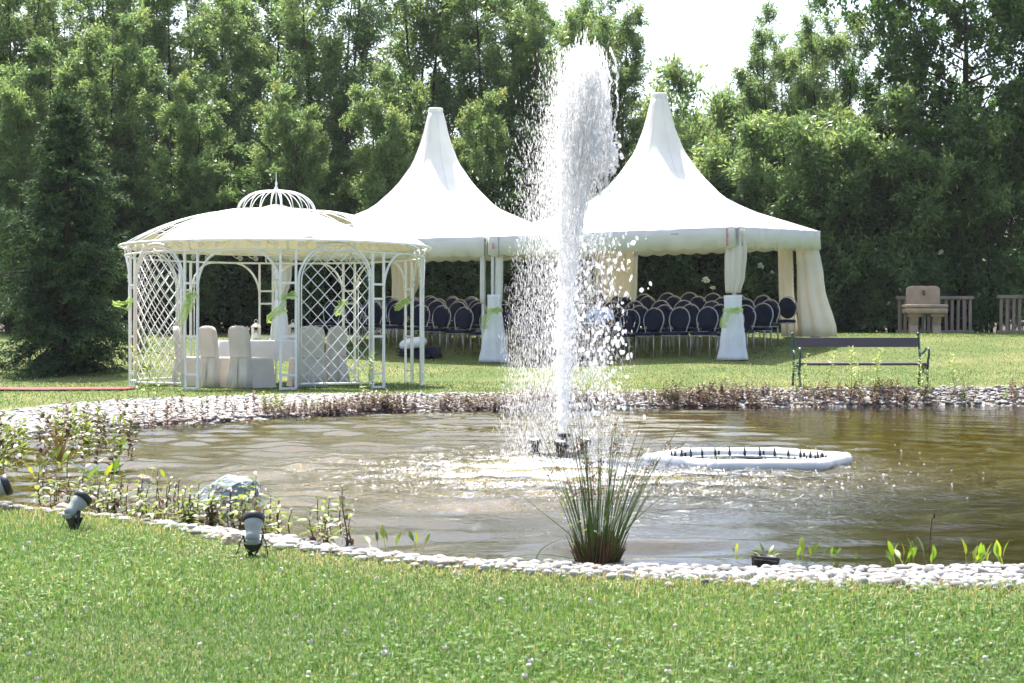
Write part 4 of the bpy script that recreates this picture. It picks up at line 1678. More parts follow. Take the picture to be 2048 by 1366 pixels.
# ------------------------------------------------------------------ table, covered chairs and lanterns inside
tb = P3(530, 680, 29.4)
t = thing('round_table', 'table under a pale draped cloth inside the gazebo', 'table', (tb.x, 29.4, GG))
m_ = MB()
m_.loft([[(math.copysign(abs(math.cos(a)) ** .35, math.cos(a)) * .78 * k, math.copysign(abs(math.sin(a)) ** .35, math.sin(a)) * .42 * k, z) for a in np.linspace(0, 2 * math.pi, 40, endpoint=False)] for (k, z) in ((.98, .72), (1, .73), (1, .745), (.98, .75))])
m_.build('tabletop', 'grey_wood', t, True)
for sx in (-1, 1):
    for sy in (-1, 1):
        m_ = MB()
        m_.tube([(sx * .66, sy * .32, .72), (sx * .68, sy * .34, 0)], .022, 6)
        m_.build('leg', 'grey_wood', t)
cl = MB()
rows = []
for (k, z, wv) in ((.02, .765, 0), (.6, .765, 0), (1.0, .763, 0), (1.03, .74, .005), (1.05, .60, .03), (1.09, .42, .06)):
    row = []
    for a in np.linspace(0, 2 * math.pi, 96, endpoint=False):
        x = math.copysign(abs(math.cos(a)) ** .35, math.cos(a)) * .78
        y = math.copysign(abs(math.sin(a)) ** .35, math.sin(a)) * .42
        cor = (abs(math.cos(a)) * abs(math.sin(a)) * 2) ** 6
        q = k * (1 + wv * math.sin(a * 13))
        row.append((x * q, y * q, z - (cor * .22 if k > 1.06 else cor * .08 if k > 1.04 else 0)))
    rows.append(row)
cl.loft(rows, cap0=True, cap1=False)
o = cl.build('tablecloth', 'cloth', None, True)
o.location = (tb.x, 29.4, GG)
tag(o, 'pale cloth draped over the gazebo table', 'tablecloth')


def covered_chair(x, d, rz, label):
    X = (x - 1024) * d / F
    t = thing('covered_chair', label, 'chair', (X, d, GG), rz, 'fabric covered chairs in the gazebo')

    def rr(hx, hy, z, r_=.05, wob=0.0, cy=0.0):
        out = []
        for (cx, c_y, a0) in ((hx - r_, hy - r_, 0), (-hx + r_, hy - r_, 90), (-hx + r_, -hy + r_, 180), (hx - r_, -hy + r_, 270)):
            for k in range(6):
                a = R_(a0 + 90 * k / 5)
                q = 1 + wob * math.sin(k * 2.4 + a0)
                out.append(((cx + r_ * math.cos(a)) * q, (c_y + r_ * math.sin(a)) * q + cy, z))
        return out
    # seat and skirt; the chair faces local +y
    m_ = MB()
    m_.loft([rr(.265, .27, .012, .06, .05), rr(.25, .255, .2, .06, .03), rr(.235, .24, .44, .06, .012), rr(.23, .235, .48, .06), rr(.20, .20, .495, .06)], cap0=False)
    m_.build('seat_cover', 'cover', t, True)
    # back, reaching to the ground behind
    m_ = MB()
    rows = []
    for z, hx, th, cy in ((.012, .285, .075, -.30), (.25, .262, .06, -.275), (.48, .235, .05, -.255), (.70, .238, .05, -.275), (.86, .24, .048, -.295), (.93, .225, .046, -.303), (.975, .18, .042, -.308), (.995, .10, .034, -.31), (1.0, .03, .02, -.31)):
        rows.append(rr(hx, th, z, min(.04, th * .8), .02 if z < .4 else 0, cy))
    m_.loft(rows)
    m_.build('back_cover', 'cover', t, True)
    # inverted pleat at the back with its cross seam
    m_ = MB()
    m_.add([(-.008, -.338, .49), (.008, -.338, .49), (.075, -.385, .02), (0, -.345, .02), (-.075, -.385, .02)], [(0, 3, 4), (0, 1, 3), (1, 2, 3)])
    m_.build('pleat', 'cover', t)
    m_ = MB()
    m_.tube([(-.235, -.312, .50), (0, -.318, .495), (.235, -.312, .50)], .006, 5)
    m_.build('seam', 'cover', t, True)
    return t


covered_chair(447, 28.0, -.85, 'beige covered chair left of centre behind the front arch')
covered_chair(507, 27.6, -.75, 'beige covered chair at the centre of the front arch, pleat showing')
covered_chair(390, 28.6, -1.45, 'beige covered chair seen from the side by the left post')
covered_chair(612, 28.2, .35, 'grey beige covered chair behind the lattice next to the right post')
covered_chair(648, 29.4, 1.0, 'cream covered chair at the right end of the table')


def lantern(x, d, label, s=1.0):
    p = P3(x, 673, d)
    t = thing('lantern', label, 'lantern', (p.x, d, GG + .768), .35, 'lanterns on the gazebo table')
    t.scale = (s, s, s)
    for nm, z, sz in (('base', .012, (.15, .15, .024)), ('top_plate', .225, (.15, .15, .02))):
        m_ = MB()
        m_.box((0, 0, z), sz)
        m_.build(nm, 'lantern', t)
    for sx in (-1, 1):
        for sy in (-1, 1):
            m_ = MB()
            m_.box((sx * .06, sy * .06, .12), (.016, .016, .19))
            m_.build('post', 'lantern', t)
    for k, (x0, y0, x1, y1) in enumerate(((-1, -1, 1, -1), (1, -1, 1, 1), (-1, 1, 1, 1), (-1, -1, -1, 1))):
        m_ = MB()
        m_.tube([(x0 * .055, y0 * .055, .03), (x1 * .055, y1 * .055, .21)], .004, 4)
        m_.tube([(x1 * .055, y1 * .055, .03), (x0 * .055, y0 * .055, .21)], .004, 4)
        m_.build('cross_bar', 'lantern', t)
    m_ = MB()
    m_.lathe([(.085, .235), (.05, .27), (.02, .285), (.018, .30)], (0, 0, 0), 4)
    m_.build('roof', 'lantern', t)
    m_ = MB()
    m_.tube([(.03 * math.cos(a), 0, .32 + .03 * math.sin(a)) for a in np.linspace(0, 6.28, 12, endpoint=False)], .004, 4, closed=True)
    m_.build('ring', 'lantern', t)
    m_ = MB()
    m_.lathe([(.03, .024), (.03, .12), (.004, .122), (.003, .135)], (0, 0, 0), 10)
    m_.build('candle', 'paper', t, True)


lantern(512, 29.62, 'cream lantern on the table left of the right arch post')
lantern(586, 29.62, 'cream lantern on the table partly hidden by the right arch post')

# red carpet running into the gazebo from the left
cp = MB()
rows = [[], []]
for i in range(40):
    q = i / 39
    X = -12.5 + q * 6.6
    d = 26.35 + .25 * q + .20 * math.sin(q * 9) * (1 - q) + .9 * max(0, q - .85)
    for k, off in enumerate((-.45, .55)):
        z = gz(X, d + off) + .030 + .015 * math.sin(q * 37 + k * 1.7) * (1 - q)
        rows[k].append((X, d + off, z))
cp.grid(rows)
o = cp.build('red_carpet', 'carpet', None, True)
o.modifiers.new('thick', 'SOLIDIFY').thickness = .012
tag(o, 'faded red carpet runner lying on the lawn left of the gazebo', 'carpet')

# ------------------------------------------------------------------ park bench
def bench():
    xl, xr, d = 1590, 1846, 26.0
    X0, X1 = (xl - 1024) * d / F, (xr - 1024) * d / F
    L = X1 - X0
    cx = (X0 + X1) / 2
    t = thing('park_bench', 'park bench with dark planks and green cast iron ends on the lawn', 'bench', (cx, d, gz(cx, d)), R_(2.5))
    h = L / 2
    m_ = MB()
    m_.box((0, .17, .665), (L - .05, .03, .145), rx=-.16)
    m_.build('backrest_plank', 'bench_wood', t, bevel=.008)
    for k, y in enumerate((-.29, -.185, -.08, .025)):
        m_ = MB()
        m_.box((0, y, .345 + (0.0 if k else -.004)), (L - .02, .095, .036), rx=.03)
        m_.build('seat_plank', 'bench_wood', t, bevel=.006)
    for s in (-1, 1):
        e = link('end_frame', None, t)
        x = s * h
        m_ = MB()
        m_.tube(smooth_path([(x, .22, .775), (x, .205, .76), (x, .19, .66), (x, .15, .53), (x, .12, .42), (x, .12, .32), (x, .15, .18), (x, .20, .0)]), .019, 8)
        m_.lathe([(.001, -.03), (.026, -.012), (.03, .008), (.018, .026), (.001, .032)], (x, .222, .785), 10)
        m_.build('rear_upright', 'iron_green', e, True)
        m_ = MB()
        m_.tube(smooth_path([(x, .15, .54), (x, .05, .50), (x, -.08, .515), (x, -.22, .57), (x, -.31, .575), (x, -.355, .53), (x, -.35, .46), (x, -.31, .40), (x, -.30, .33)]), .018, 8)
        m_.build('armrest', 'iron_green', e, True)
        m_ = MB()
        m_.tube(smooth_path([(x, -.30, .33), (x, -.27, .22), (x, -.30, .10), (x, -.35, .0)]), .019, 8)
        m_.tube([(x, -.36, .008), (x, -.30, .03)], .026, 8)
        m_.build('front_leg', 'iron_green', e, True)
        m_ = MB()
        m_.tube([(x, -.31, .322), (x, -.1, .318), (x, .13, .322)], .017, 6)
        m_.tube(smooth_path([(x, -.28, .24), (x, -.15, .30), (x, -.08, .24), (x, -.16, .19), (x, -.22, .24)]), .010, 6)
        m_.tube(smooth_path([(x, .14, .22), (x, .02, .30), (x, -.05, .25), (x, .02, .20), (x, .07, .24)]), .010, 6)
        m_.build('seat_bracket', 'iron_green', e, True)
    return t


bench()


# ------------------------------------------------------------------ stone wall basin and railings
def basin():
    d = 42.6
    X = (1848 - 1024) * d / F
    g = gz(X, d)
    t = thing('stone_basin', 'sandstone wall basin with rounded back slab on two carved legs', 'basin', (X, d, g), R_(-4))
    k = d / F            # metres for one photo pixel
    # back slab
    o = []
    hw, z0, z1 = 34.5 * k, 58 * k, 96 * k
    for a in np.linspace(math.pi, 0, 25):
        cx = math.copysign(abs(math.cos(a)) ** .28, math.cos(a))
        o.append((cx * hw * (.97 + .03 * math.sin(a)), z0 + (z1 - z0) * (.18 + .82 * math.sin(a) ** .28) if 0 < a < math.pi else z0))
    m_ = MB()
    m_.prism([(p[0], p[1]) for p in o], .10, .24)
    m_.build('back_slab', 'sandstone', t, bevel=.02)
    m_ = MB()
    m_.tube([(.0, .10, 82 * k), (0, .0, 82 * k), (0, -.03, 80 * k), (0, -.035, 77 * k)], .022, 8)
    m_.tube([(-.035, .03, 86 * k), (.035, .03, 86 * k)], .010, 6)
    m_.tube([(0, .03, 82 * k), (0, .03, 86 * k)], .010, 6)
    m_.build('tap', 'brass', t, True)
    # trough in two mouldings
    def slab(name, hx, hy, za, zb, r_):
        m_ = MB()
        rows = []
        for z, e in ((za, -.025), (za + (zb - za) * .25, 0), (za + (zb - za) * .75, 0), (zb, -.025)):
            ring = []
            for (cx, cy, a0) in ((hx - r_, hy - r_, 0), (-hx + r_, hy - r_, 90), (-hx + r_, -hy + r_, 180), (hx - r_, -hy + r_, 270)):
                for q in range(6):
                    a = R_(a0 + 18 * q)
                    ring.append((cx + (r_ + e) * math.cos(a), cy + (r_ + e) * math.sin(a) - .12, z))
            rows.append(ring)
        m_.loft(rows)
        m_.build(name, 'sandstone', t, True)
    slab('rim', 43 * k, .30, 51.5 * k, 58.5 * k, .08)
    slab('trough', 42.5 * k, .295, 40 * k, 51 * k, .09)
    for s in (-22, 23):
        l_ = link('leg', None, t)
        m_ = MB()
        m_.box((s * k, -.12, 36.8 * k), (27 * k, .36, 6.4 * k))
        m_.build('capital', 'sandstone', l_, bevel=.012)
        m_ = MB()
        x = s * k
        for (za, zb, ya, yb) in ((17 * k, 33.6 * k, -.16, -.27), (0, 17 * k, -.24, -.16)):
            pass
        pts = []
        for z, yf in ((0, -.24), (17 * k, -.17), (33.6 * k, -.28)):
            pts.append([(x - 9 * k, yf, z), (x + 8 * k, yf, z), (x + 9 * k, .08, z), (x - 8 * k, .08, z)])
        m_.loft(pts)
        m_.build('shaft', 'sandstone', l_, bevel=.012)
    m_ = MB()
    m_.tube([(1 * k, -.05, 0), (1 * k, -.05, 40 * k)], .022, 8)
    m_.build('drain_pipe', 'pipe', t, True)
    m_ = MB()
    m_.tube(smooth_path([(1 * k, .0, 24 * k), (-3 * k, .02, 14 * k), (-8 * k, .03, 6 * k), (-12 * k, .05, .02)]), .012, 6)
    m_.build('hose', 'hose', t, True)


basin()


def railing(x0, x1, d, label, slats, ytop=592):
    k = d / F
    X0 = (x0 - 1024) * k
    g = gz((X0 + (x1 - 1024) * k) / 2, d)
    t = thing('wooden_railing', label, 'railing', (X0, d, g), 0, 'wooden railings at the hedge')
    W = (x1 - x0) * k
    H = EYE + (YH - ytop) * k - g
    m_ = MB()
    m_.box((W / 2, 0, H - .045), (W, .12, .085))
    m_.build('top_rail', 'grey_wood', t, bevel=.008)
    m_ = MB()
    m_.box((W / 2, 0, .05), (W, .07, .07))
    m_.build('bottom_rail', 'grey_wood', t, bevel=.008)
    for x in slats:
        wd, back = (.055, .10) if x < 0 else (.075, 0)
        x = abs(x)
        m_ = MB()
        m_.box(((x - x0) * k, back, H / 2 - .03), (wd, .05, H - .10), rz=random.uniform(-.05, .05), ry=random.uniform(-.012, .012))
        m_.build('slat', 'grey_wood', t, bevel=.006)


railing(1792, 1947, 43.4, 'short wooden railing behind the stone basin', [1799, -1804, 1810, 1822, 1834, 1846, 1857, 1870, 1892, 1904, 1916, 1928, -1933, 1940])
railing(1994, 2110, 43.2, 'wooden railing cut by the right edge of the picture', [2002, 2014, -2020, 2027, 2039, 2052, 2066, 2080, 2094, 2104], 590)


# ------------------------------------------------------------------ pond furniture
def hex_ring():
    d = 13.75
    c = (1494 - 1024) * d / F
    t = thing('floating_ring', 'white hexagonal floating ring with black nozzles on the pond', 'float', (c, d, .022))
    R = .80
    for k in range(6):
        a0, a1 = R_(60 * k + 4), R_(60 * k + 64)
        p0, p1 = Vector((R * math.cos(a0), R * math.sin(a0), 0)), Vector((R * math.cos(a1), R * math.sin(a1), 0))
        m_ = MB()
        n = 15
        pts, rs = [], []
        for i in range(n):
            q = i / (n - 1)
            pts.append(p0 + (p1 - p0) * q)
            rs.append(.052 + .0025 * math.sin(i * 1.3 + k))
        m_.tube(pts, rs, 14)
        m_.build('tube', 'ring', t, True)
        m_ = MB()
        m_.lathe([(.001, -.056), (.03, -.048), (.052, -.02), (.0555, 0), (.052, .02), (.03, .048), (.001, .056)], p0, 14)
        m_.build('elbow', 'ring', t, True)
    m_ = MB()
    m_.tube([(.60 * math.cos(a), .60 * math.sin(a), -.015) for a in np.linspace(0, 2 * math.pi, 40, endpoint=False)], .012, 6, closed=True)
    m_.build('water_pipe', 'ring', t, True)
    for k in range(30):
        a = 2 * math.pi * k / 30
        m_ = MB()
        x, y = .60 * math.cos(a), .60 * math.sin(a)
        m_.tube([(x, y, -.02), (x, y, .03)], .011, 6)
        m_.tube([(x, y, .03), (x - .004, y, .06)], .006, 6)
        if k % 3 == 0:
            m_.tube([(x + .03, y, .0), (x + .03, y, .035)], .009, 6)
        m_.build('nozzle', 'black', t, True)


hex_ring()


def pump():
    d = 14.4
    t = thing('fountain_pump', 'black floating fountain pump with nozzle and side lamps', 'fountain', ((1128 - 1024) * d / F, d, 0.0))
    k = d / F
    m_ = MB()
    m_.lathe([(.022, -.05), (.022, .06), (.05, .07), (.05, .10), (.03, .105), (.03, .165), (.055, .17), (.055, .195), (.02, .197)], (0, 0, 0), 14)
    m_.build('nozzle', 'black', t, True)
    m_ = MB()
    m_.lathe([(.10, -.06), (.13, -.03), (.13, .01), (.08, .03), (.03, .05)], (0, 0, 0), 18)
    m_.build('float', 'black', t, True)
    for (dx, dy, tilt) in ((-.235, .03, -.05), (.155, .12, .18), (-.05, -.22, .1)):
        a = link('lamp_arm', None, t)
        m_ = MB()
        m_.tube([(0, 0, .015), (dx, dy, .02)], .014, 6)
        m_.tube([(dx, dy, .02), (dx, dy, .05)], .03, 8)
        m_.build('arm', 'black', a, True)
        m_ = MB()
        ax = Vector((tilt, -.15, 1)).normalized()
        m_.lathe([(.018, .04), (.03, .06), (.035, .11), (.052, .12), (.055, .145), (.045, .148)], (dx, dy, 0), 12, axis=ax)
        m_.build('lamp_head', 'black', a, True)
        m_ = MB()
        m_.lathe([(.044, .149), (.03, .152), (.001, .153)], (dx, dy, 0), 12, axis=ax)
        m_.build('lamp_lens', 'glass', a, True)
        m_ = MB()
        m_.tube(smooth_path([(dx, dy, .06), (dx * 1.25, dy - .03, .03), (dx * 1.1, dy - .08, -.02), (dx * .6, dy - .06, -.04)]), .006, 5)
        m_.build('cable', 'black', a, True)


pump()


# ------------------------------------------------------------------ the jet and its falling spray
def drops(P, r_, el, seed, tilt=0.05, ico=False):
    """Octahedral drops: radius r_, stretched el times along a nearly vertical axis."""
    rr = np.random.default_rng(seed)
    n = len(P)
    ax = unit(np.stack([rr.normal(size=n) * tilt, rr.normal(size=n) * tilt, np.ones(n)], 1))
    sx = unit(np.cross(ax, np.array([0.3, 1, 0.1])))
    sy = np.cross(ax, sx)
    r_ = np.broadcast_to(np.asarray(r_, float), (n,))[:, None]
    el = np.broadcast_to(np.asarray(el, float), (n,))[:, None]
    if not ico:
        V = np.stack([P + ax * r_ * el, P + sx * r_, P + sy * r_, P - sx * r_, P - sy * r_, P - ax * r_ * el], 1)
        Fb = np.array([(0, 1, 2), (0, 2, 3), (0, 3, 4), (0, 4, 1), (5, 2, 1), (5, 3, 2), (5, 4, 3), (5, 1, 4)])
    else:
        lv = []
        for z, k in ((1, 0), (.6, .8), (-.1, 1), (-.7, .7), (-1, 0)):
            for a in range(6):
                an = a * math.pi / 3
                j = 1 + rr.normal(size=(n, 1)) * .12
                lv.append(P + ax * r_ * el * z + (sx * math.cos(an) + sy * math.sin(an)) * r_ * k * j)
        V = np.stack(lv, 1)
        Fb = []
        for i in range(4):
            for a in range(6):
                b = (a + 1) % 6
                Fb.append((i * 6 + a, i * 6 + b, (i + 1) * 6 + b))
                Fb.append((i * 6 + a, (i + 1) * 6 + b, (i + 1) * 6 + a))
        Fb = np.array(Fb)
    nv = V.shape[1]
    Fq = (Fb[None] + (np.arange(n) * nv)[:, None, None]).reshape(-1, 3)
    return V.reshape(-1, 3), Fq


def jet():
    r = np.random.default_rng(77)
    d = 14.4
    k = d / F
    t = thing('water_jet', 'tall white water jet with spray falling on both sides', 'fountain water', ((1126 - 1024) * k, d, 0.2))
    x0, y0, z0 = t.location

    def loc(x, y, dy):
        return np.stack([(x - 1024) * k - x0, dy, EYE + (YH - y) * k - z0], -1)

    # rising column: rough tube that widens and frays
    ys = np.linspace(868, 250, 110)
    cxs = np.interp(ys, [250, 300, 450, 600, 700, 868], [1160, 1156, 1140, 1131, 1127, 1125])
    rad = np.interp(ys, [250, 320, 450, 560, 700, 800, 868], [9, 12, 17, 15, 13, 10, 6.5]) * k
    m_ = MB()
    rows = []
    ph = r.uniform(0, 6.3, 8)
    for i, y in enumerate(ys):
        c = loc(np.array([cxs[i]]), np.array([y]), np.array([0.]))[0]
        row = []
        for q in range(18):
            a = 2 * math.pi * q / 18
            s = 1 + .22 * math.sin(3 * a + y * .045 + ph[0]) + .2 * math.sin(5 * a - y * .09 + ph[1]) + .25 * math.sin(y * .13 + 2 * a + ph[2]) * (1 if y < 800 else .3) + r.normal() * .12
            row.append((c[0] + math.cos(a) * rad[i] * s, c[1] + math.sin(a) * rad[i] * s, c[2]))
        rows.append(row)
    m_.loft(rows)
    m_.build('column', 'spray', t, True)

    VV, FF, off = [], [], 0

    def put(P, rr_, el, seed, tilt=.06, ico=False):
        nonlocal off
        V, Fq = drops(P, rr_, el, seed, tilt, ico)
        VV.append(V)
        FF.append(Fq + off)
        off += len(V)

    # the thick white head: strands that rise to ragged tips and curl over
    tips = [(1174, 56, 4), (1180, 78, 7), (1140, 92, 6), (1148, 104, 8), (1196, 100, 7), (1208, 150, 6), (1126, 175, 7), (1216, 205, 6), (1160, 112, 9), (1188, 92, 7)]
    for s in range(130):
        n = 64
        tx, ty, jx = tips[s % len(tips)]
        top = ty + abs(r.normal()) * (14 if s < 50 else 85)
        xt = tx + r.normal() * jx
        up = np.linspace(0, 1, n)
        start = top + r.uniform(90, 330)
        y = start + (top - start) * up
        xb = np.interp(y, [60, 300, 450, 640], [1172, 1156, 1142, 1130])
        x = xb + (xt - 1172) * np.clip((640 - y) / 560, 0, 1) ** .8 + np.cumsum(r.normal(size=n)) * .9
        dy = np.cumsum(r.normal(size=n)) * .005 + r.normal() * .09
        put(loc(x, y, dy), r.uniform(.003, .009, n) * (1.0 - .45 * up), 4.2, s, .12, True)
    # fine mist wrapping the head, blown to the left
    n = 25000
    y = 95 + 400 * r.beta(1.3, 1.6, n)
    sp = np.interp(y, [60, 120, 300, 450, 520], [14, 30, 44, 50, 52])
    sk = r.normal(size=n)
    x = np.interp(y, [60, 300, 450, 640], [1172, 1152, 1134, 1122]) + np.where(sk < 0, sk * sp * 1.0, sk * sp * .62)
    put(loc(x, y, r.normal(size=n) * .13), np.abs(r.normal(size=n)) * .0013 + .0012, r.uniform(3, 7, n), 200, .12)
    # falling strands on the right of the head
    for s in range(26):
        n = 60
        u = np.linspace(0, 1, n)
        xs = r.uniform(1182, 1218)
        y0_, ye = r.uniform(100, 190), r.uniform(240, 440)
        y = y0_ + (ye - y0_) * u
        x = xs + np.cumsum(r.normal(size=n)) * 1.3 + 9 * u
        put(loc(x, y, np.cumsum(r.normal(size=n)) * .006 + r.normal() * .1), r.uniform(.003, .009, n), 3.0, 300 + s, .25, True)
    # fine spray drifting down on the left and below
    n = 38000
    u = r.uniform(0, 1, n) ** .72
    y = 200 + u * 720
    lo = np.interp(y, [150, 300, 450, 700, 920], [1110, 1075, 1035, 1000, 985])
    hi = np.interp(y, [150, 300, 450, 700, 920], [1215, 1225, 1240, 1265, 1275])
    q = r.beta(1.9, 2.3, n)
    x = lo + (hi - lo) * q + r.normal(size=n) * 8
    put(loc(x, y, r.normal(size=n) * .33 + r.normal(size=n) * .15), np.abs(r.normal(size=n)) * .0006 + .0006, r.uniform(6, 18, n), 400, .10)
    # heavy drops round and right of the column
    n = 620
    y = r.uniform(430, 880, n)
    x = 1185 + r.normal(size=n) * 42
    put(loc(x, y, r.normal(size=n) * .28), np.abs(r.normal(size=n)) * .0055 + .003, r.uniform(1.2, 2.6, n), 500, .25, True)
    n = 120
    y = r.uniform(440, 830, n)
    x = 1212 + r.normal(size=n) * 30
    put(loc(x, y, r.normal(size=n) * .22), r.uniform(.008, .020, n), r.uniform(.8, 1.6, n), 501, .5, True)
    # curled lump on the right shoulder of the head
    n = 260
    a = r.uniform(0, 6.28, n)
    put(loc(1212 + np.cos(a) * 18 + r.normal(size=n) * 7, 310 + np.sin(a) * 24 + r.normal(size=n) * 9, r.normal(size=n) * .08), r.uniform(.006, .018, n), 1.4, 502, .5, True)
    # torn shreds hugging the column
    n = 1600
    y = r.uniform(430, 850, n)
    x = np.interp(y, [430, 600, 868], [1138, 1131, 1125]) + r.normal(size=n) * np.interp(y, [430, 600, 868], [19, 16, 6])
    put(loc(x, y, r.normal(size=n) * .06), r.uniform(.003, .011, n), 2.2, 503, .15, True)
    o = link('droplets', fast_mesh('droplets', np.concatenate(VV), np.concatenate(FF), 'spray', smooth=True), t)
    o['kind'] = 'stuff'

    # white water where it all comes down
    n = 34000
    a, q = r.uniform(0, 6.28, n), np.abs(r.normal(size=n)) * .52 + .15 * r.uniform(size=n)
    X = FX + .05 + np.cos(a) * q * 1.5
    Y = FD - 1.9 + np.sin(a) * q * 2.0
    cl = np.sin(X * 9 + 3 * np.sin(Y * 4)) + np.sin(Y * 13 + 2 * np.sin(X * 5)) + r.normal(size=n) * .7
    inside = (sdist(WATER, X, Y) < -.3) & (cl > -.1 - 1.2 * np.exp(-q * 2))
    X, Y = X[inside], Y[inside]
    Z = np.abs(r.normal(size=len(X))) * .014 * np.exp(-((X - FX) ** 2 + (Y - FD + 1.4) ** 2) * .6) + .004
    V, Fq = drops(np.stack([X, Y, Z], 1), np.abs(r.normal(size=len(X))) * .004 + .002, r.uniform(.25, .9, len(X)), 9, .6)
    nf = 5200
    af, qf = r.uniform(0, 6.28, nf), np.abs(r.normal(size=nf)) * .42
    Xf, Yf = FX - .02 + np.cos(af) * qf * 1.35, FD - 1.5 + np.sin(af) * qf * 1.9
    Vf, Ff = drops(np.stack([Xf, Yf, np.abs(r.normal(size=nf)) * .010 * np.exp(-qf) + .003], 1), r.uniform(.006, .020, nf), r.uniform(.12, .4, nf), 12, .35, True)
    Fq = np.concatenate([Fq, Ff + len(V)])
    V = np.concatenate([V, Vf])
    n2 = 130
    X2, Y2 = r.uniform(1.0, 3.6, n2), r.uniform(11.0, 15.5, n2)
    V2, F2 = drops(np.stack([X2, Y2, r.uniform(.004, .05, n2) * (r.uniform(size=n2) < .5) + .004], 1), r.uniform(.002, .007, n2), 1.0, 10, .3, True)
    o = link('white_water', fast_mesh('white_water', np.concatenate([V, V2]), np.concatenate([Fq, F2 + len(V)]), 'spray', smooth=True))
    tag(o, 'white splashing foam where the spray hits the pond', 'foam', kind='stuff')


jet()


# ------------------------------------------------------------------ garden spotlights
def spotlight(x, y, d, yaw, label, tilt=.5, s=1.0):
    """Ground spike lamp; the head looks along yaw (0 = away from the camera)."""
    X = (x - 1024) * d / F
    t = thing('garden_spotlight', label, 'spotlight', (X, d, gz(X, d) - .01), yaw, 'ground spotlights at the pond edge')
    t.scale = (s, s, s)
    m_ = MB()
    m_.loft([[(a * .028, b * .02, 0.0) for a, b in ((-1, -1), (1, -1), (1, 1), (-1, 1))], [(a * .034, b * .03, .05) for a, b in ((-1, -1), (1, -1), (1, 1), (-1, 1))], [(a * .062, b * .04, .10) for a, b in ((-1, -1), (1, -1), (1, 1), (-1, 1))], [(a * .064, b * .042, .112) for a, b in ((-1, -1), (1, -1), (1, 1), (-1, 1))]])
    m_.build('base', 'black', t, bevel=.006)
    m_ = MB()
    for sx in (-1, 1):
        m_.box((sx * .060, 0, .135), (.010, .03, .06), ry=sx * .15)
        m_.lathe([(.014, -.008), (.014, .008)], (sx * .066, 0, .155), 8, axis=(1, 0, 0))
    m_.build('bracket', 'black', t, bevel=.003)
    ax = Vector((0, math.cos(tilt), math.sin(tilt))).normalized()
    c = Vector((0, -.045, .135))
    m_ = MB()
    m_.lathe([(.030, -.01), (.048, 0), (.049, .035), (.045, .055), (.056, .085), (.063, .12), (.064, .15)], c, 20, axis=ax)
    m_.build('housing', 'lamp_grey', t, True)
    m_ = MB()
    m_.lathe([(.066, .140), (.074, .148), (.076, .185), (.070, .190), (.062, .186)], c, 20, axis=ax)
    m_.build('rim', 'black', t, True)
    m_ = MB()
    m_.lathe([(.066, .180), (.04, .183), (.001, .184)], c, 20, axis=ax)
    m_.build('lens', 'glass', t, True)
    m_ = MB()
    m_.box((0, -.062, .125), (.085, .03, .035), rx=.3)
    m_.build('junction_box', 'lamp_grey', t, bevel=.006)
    for sx in (-1, 1):
        m_ = MB()
        m_.tube(smooth_path([(sx * .066, 0, .150), (sx * .085, -.02, .12), (sx * .10, -.03, .06), (sx * (.13 if sx < 0 else .10), -.05, .015)]), .004, 5)
        m_.build('cable', 'black', t, True)


spotlight(506, 1116, 7.30, .05, 'grey spotlight on a black spike beside the tan stone', .95, .62)
spotlight(148, 1070, 8.3, -.75, 'grey spotlight on a black spike leaning right at the left lawn edge', .75, .64)
spotlight(-22, 1030, 9.1, -1.2, 'grey spotlight cut by the left edge of the picture', .35, .78)


# ------------------------------------------------------------------ rocks
def rock(x, y, d, size, m, label, seed, z=None):
    r = np.random.default_rng(seed)
    X = (x - 1024) * d / F
    mb = MB()
    rows = []
    nz_, na = 12, 22
    dirs = unit(r.normal(size=(16, 3)))
    cut = r.uniform(.62, .95, 16)
    for i in range(nz_ + 1):
        th = math.pi * i / nz_
        row = []
        for k in range(na):
            a = 2 * math.pi * k / na
            v = np.array([math.sin(th) * math.cos(a), math.sin(th) * math.sin(a), math.cos(th)])
            q = 1.0
            for dd, cc in zip(dirs, cut):
                pr = v @ dd
                if pr > .05:
                    q = min(q, cc / pr)
            q *= 1 + r.normal() * .02
            row.append(tuple(v * q * np.array(size)))
        rows.append(row)
    mb.loft(rows)
    o = mb.build('rock', m, None, False)
    o.location = (X, d, gz(X, d) if z is None else z)
    return tag(o, label, 'rock')


o = rock(462, 985, 10.6, (.27, .22, .21), 'rock', 'large blue grey rock standing in the shallow water', 3, -.02)
o.rotation_euler = (.2, -.45, .3)
rock(464, 1085, 7.75, (.055, .05, .052), 'tan_rock', 'small tan stone behind the spotlight', 4, .07)
rock(288, 962, 11.9, (.08, .07, .06), 'tan_rock', 'small brown stone in the shallow water left of the big rock', 6, .0)
rock(120, 1010, 9.5, (.07, .06, .05), 'tan_rock', 'pale stone behind the left spotlight', 7, .04)

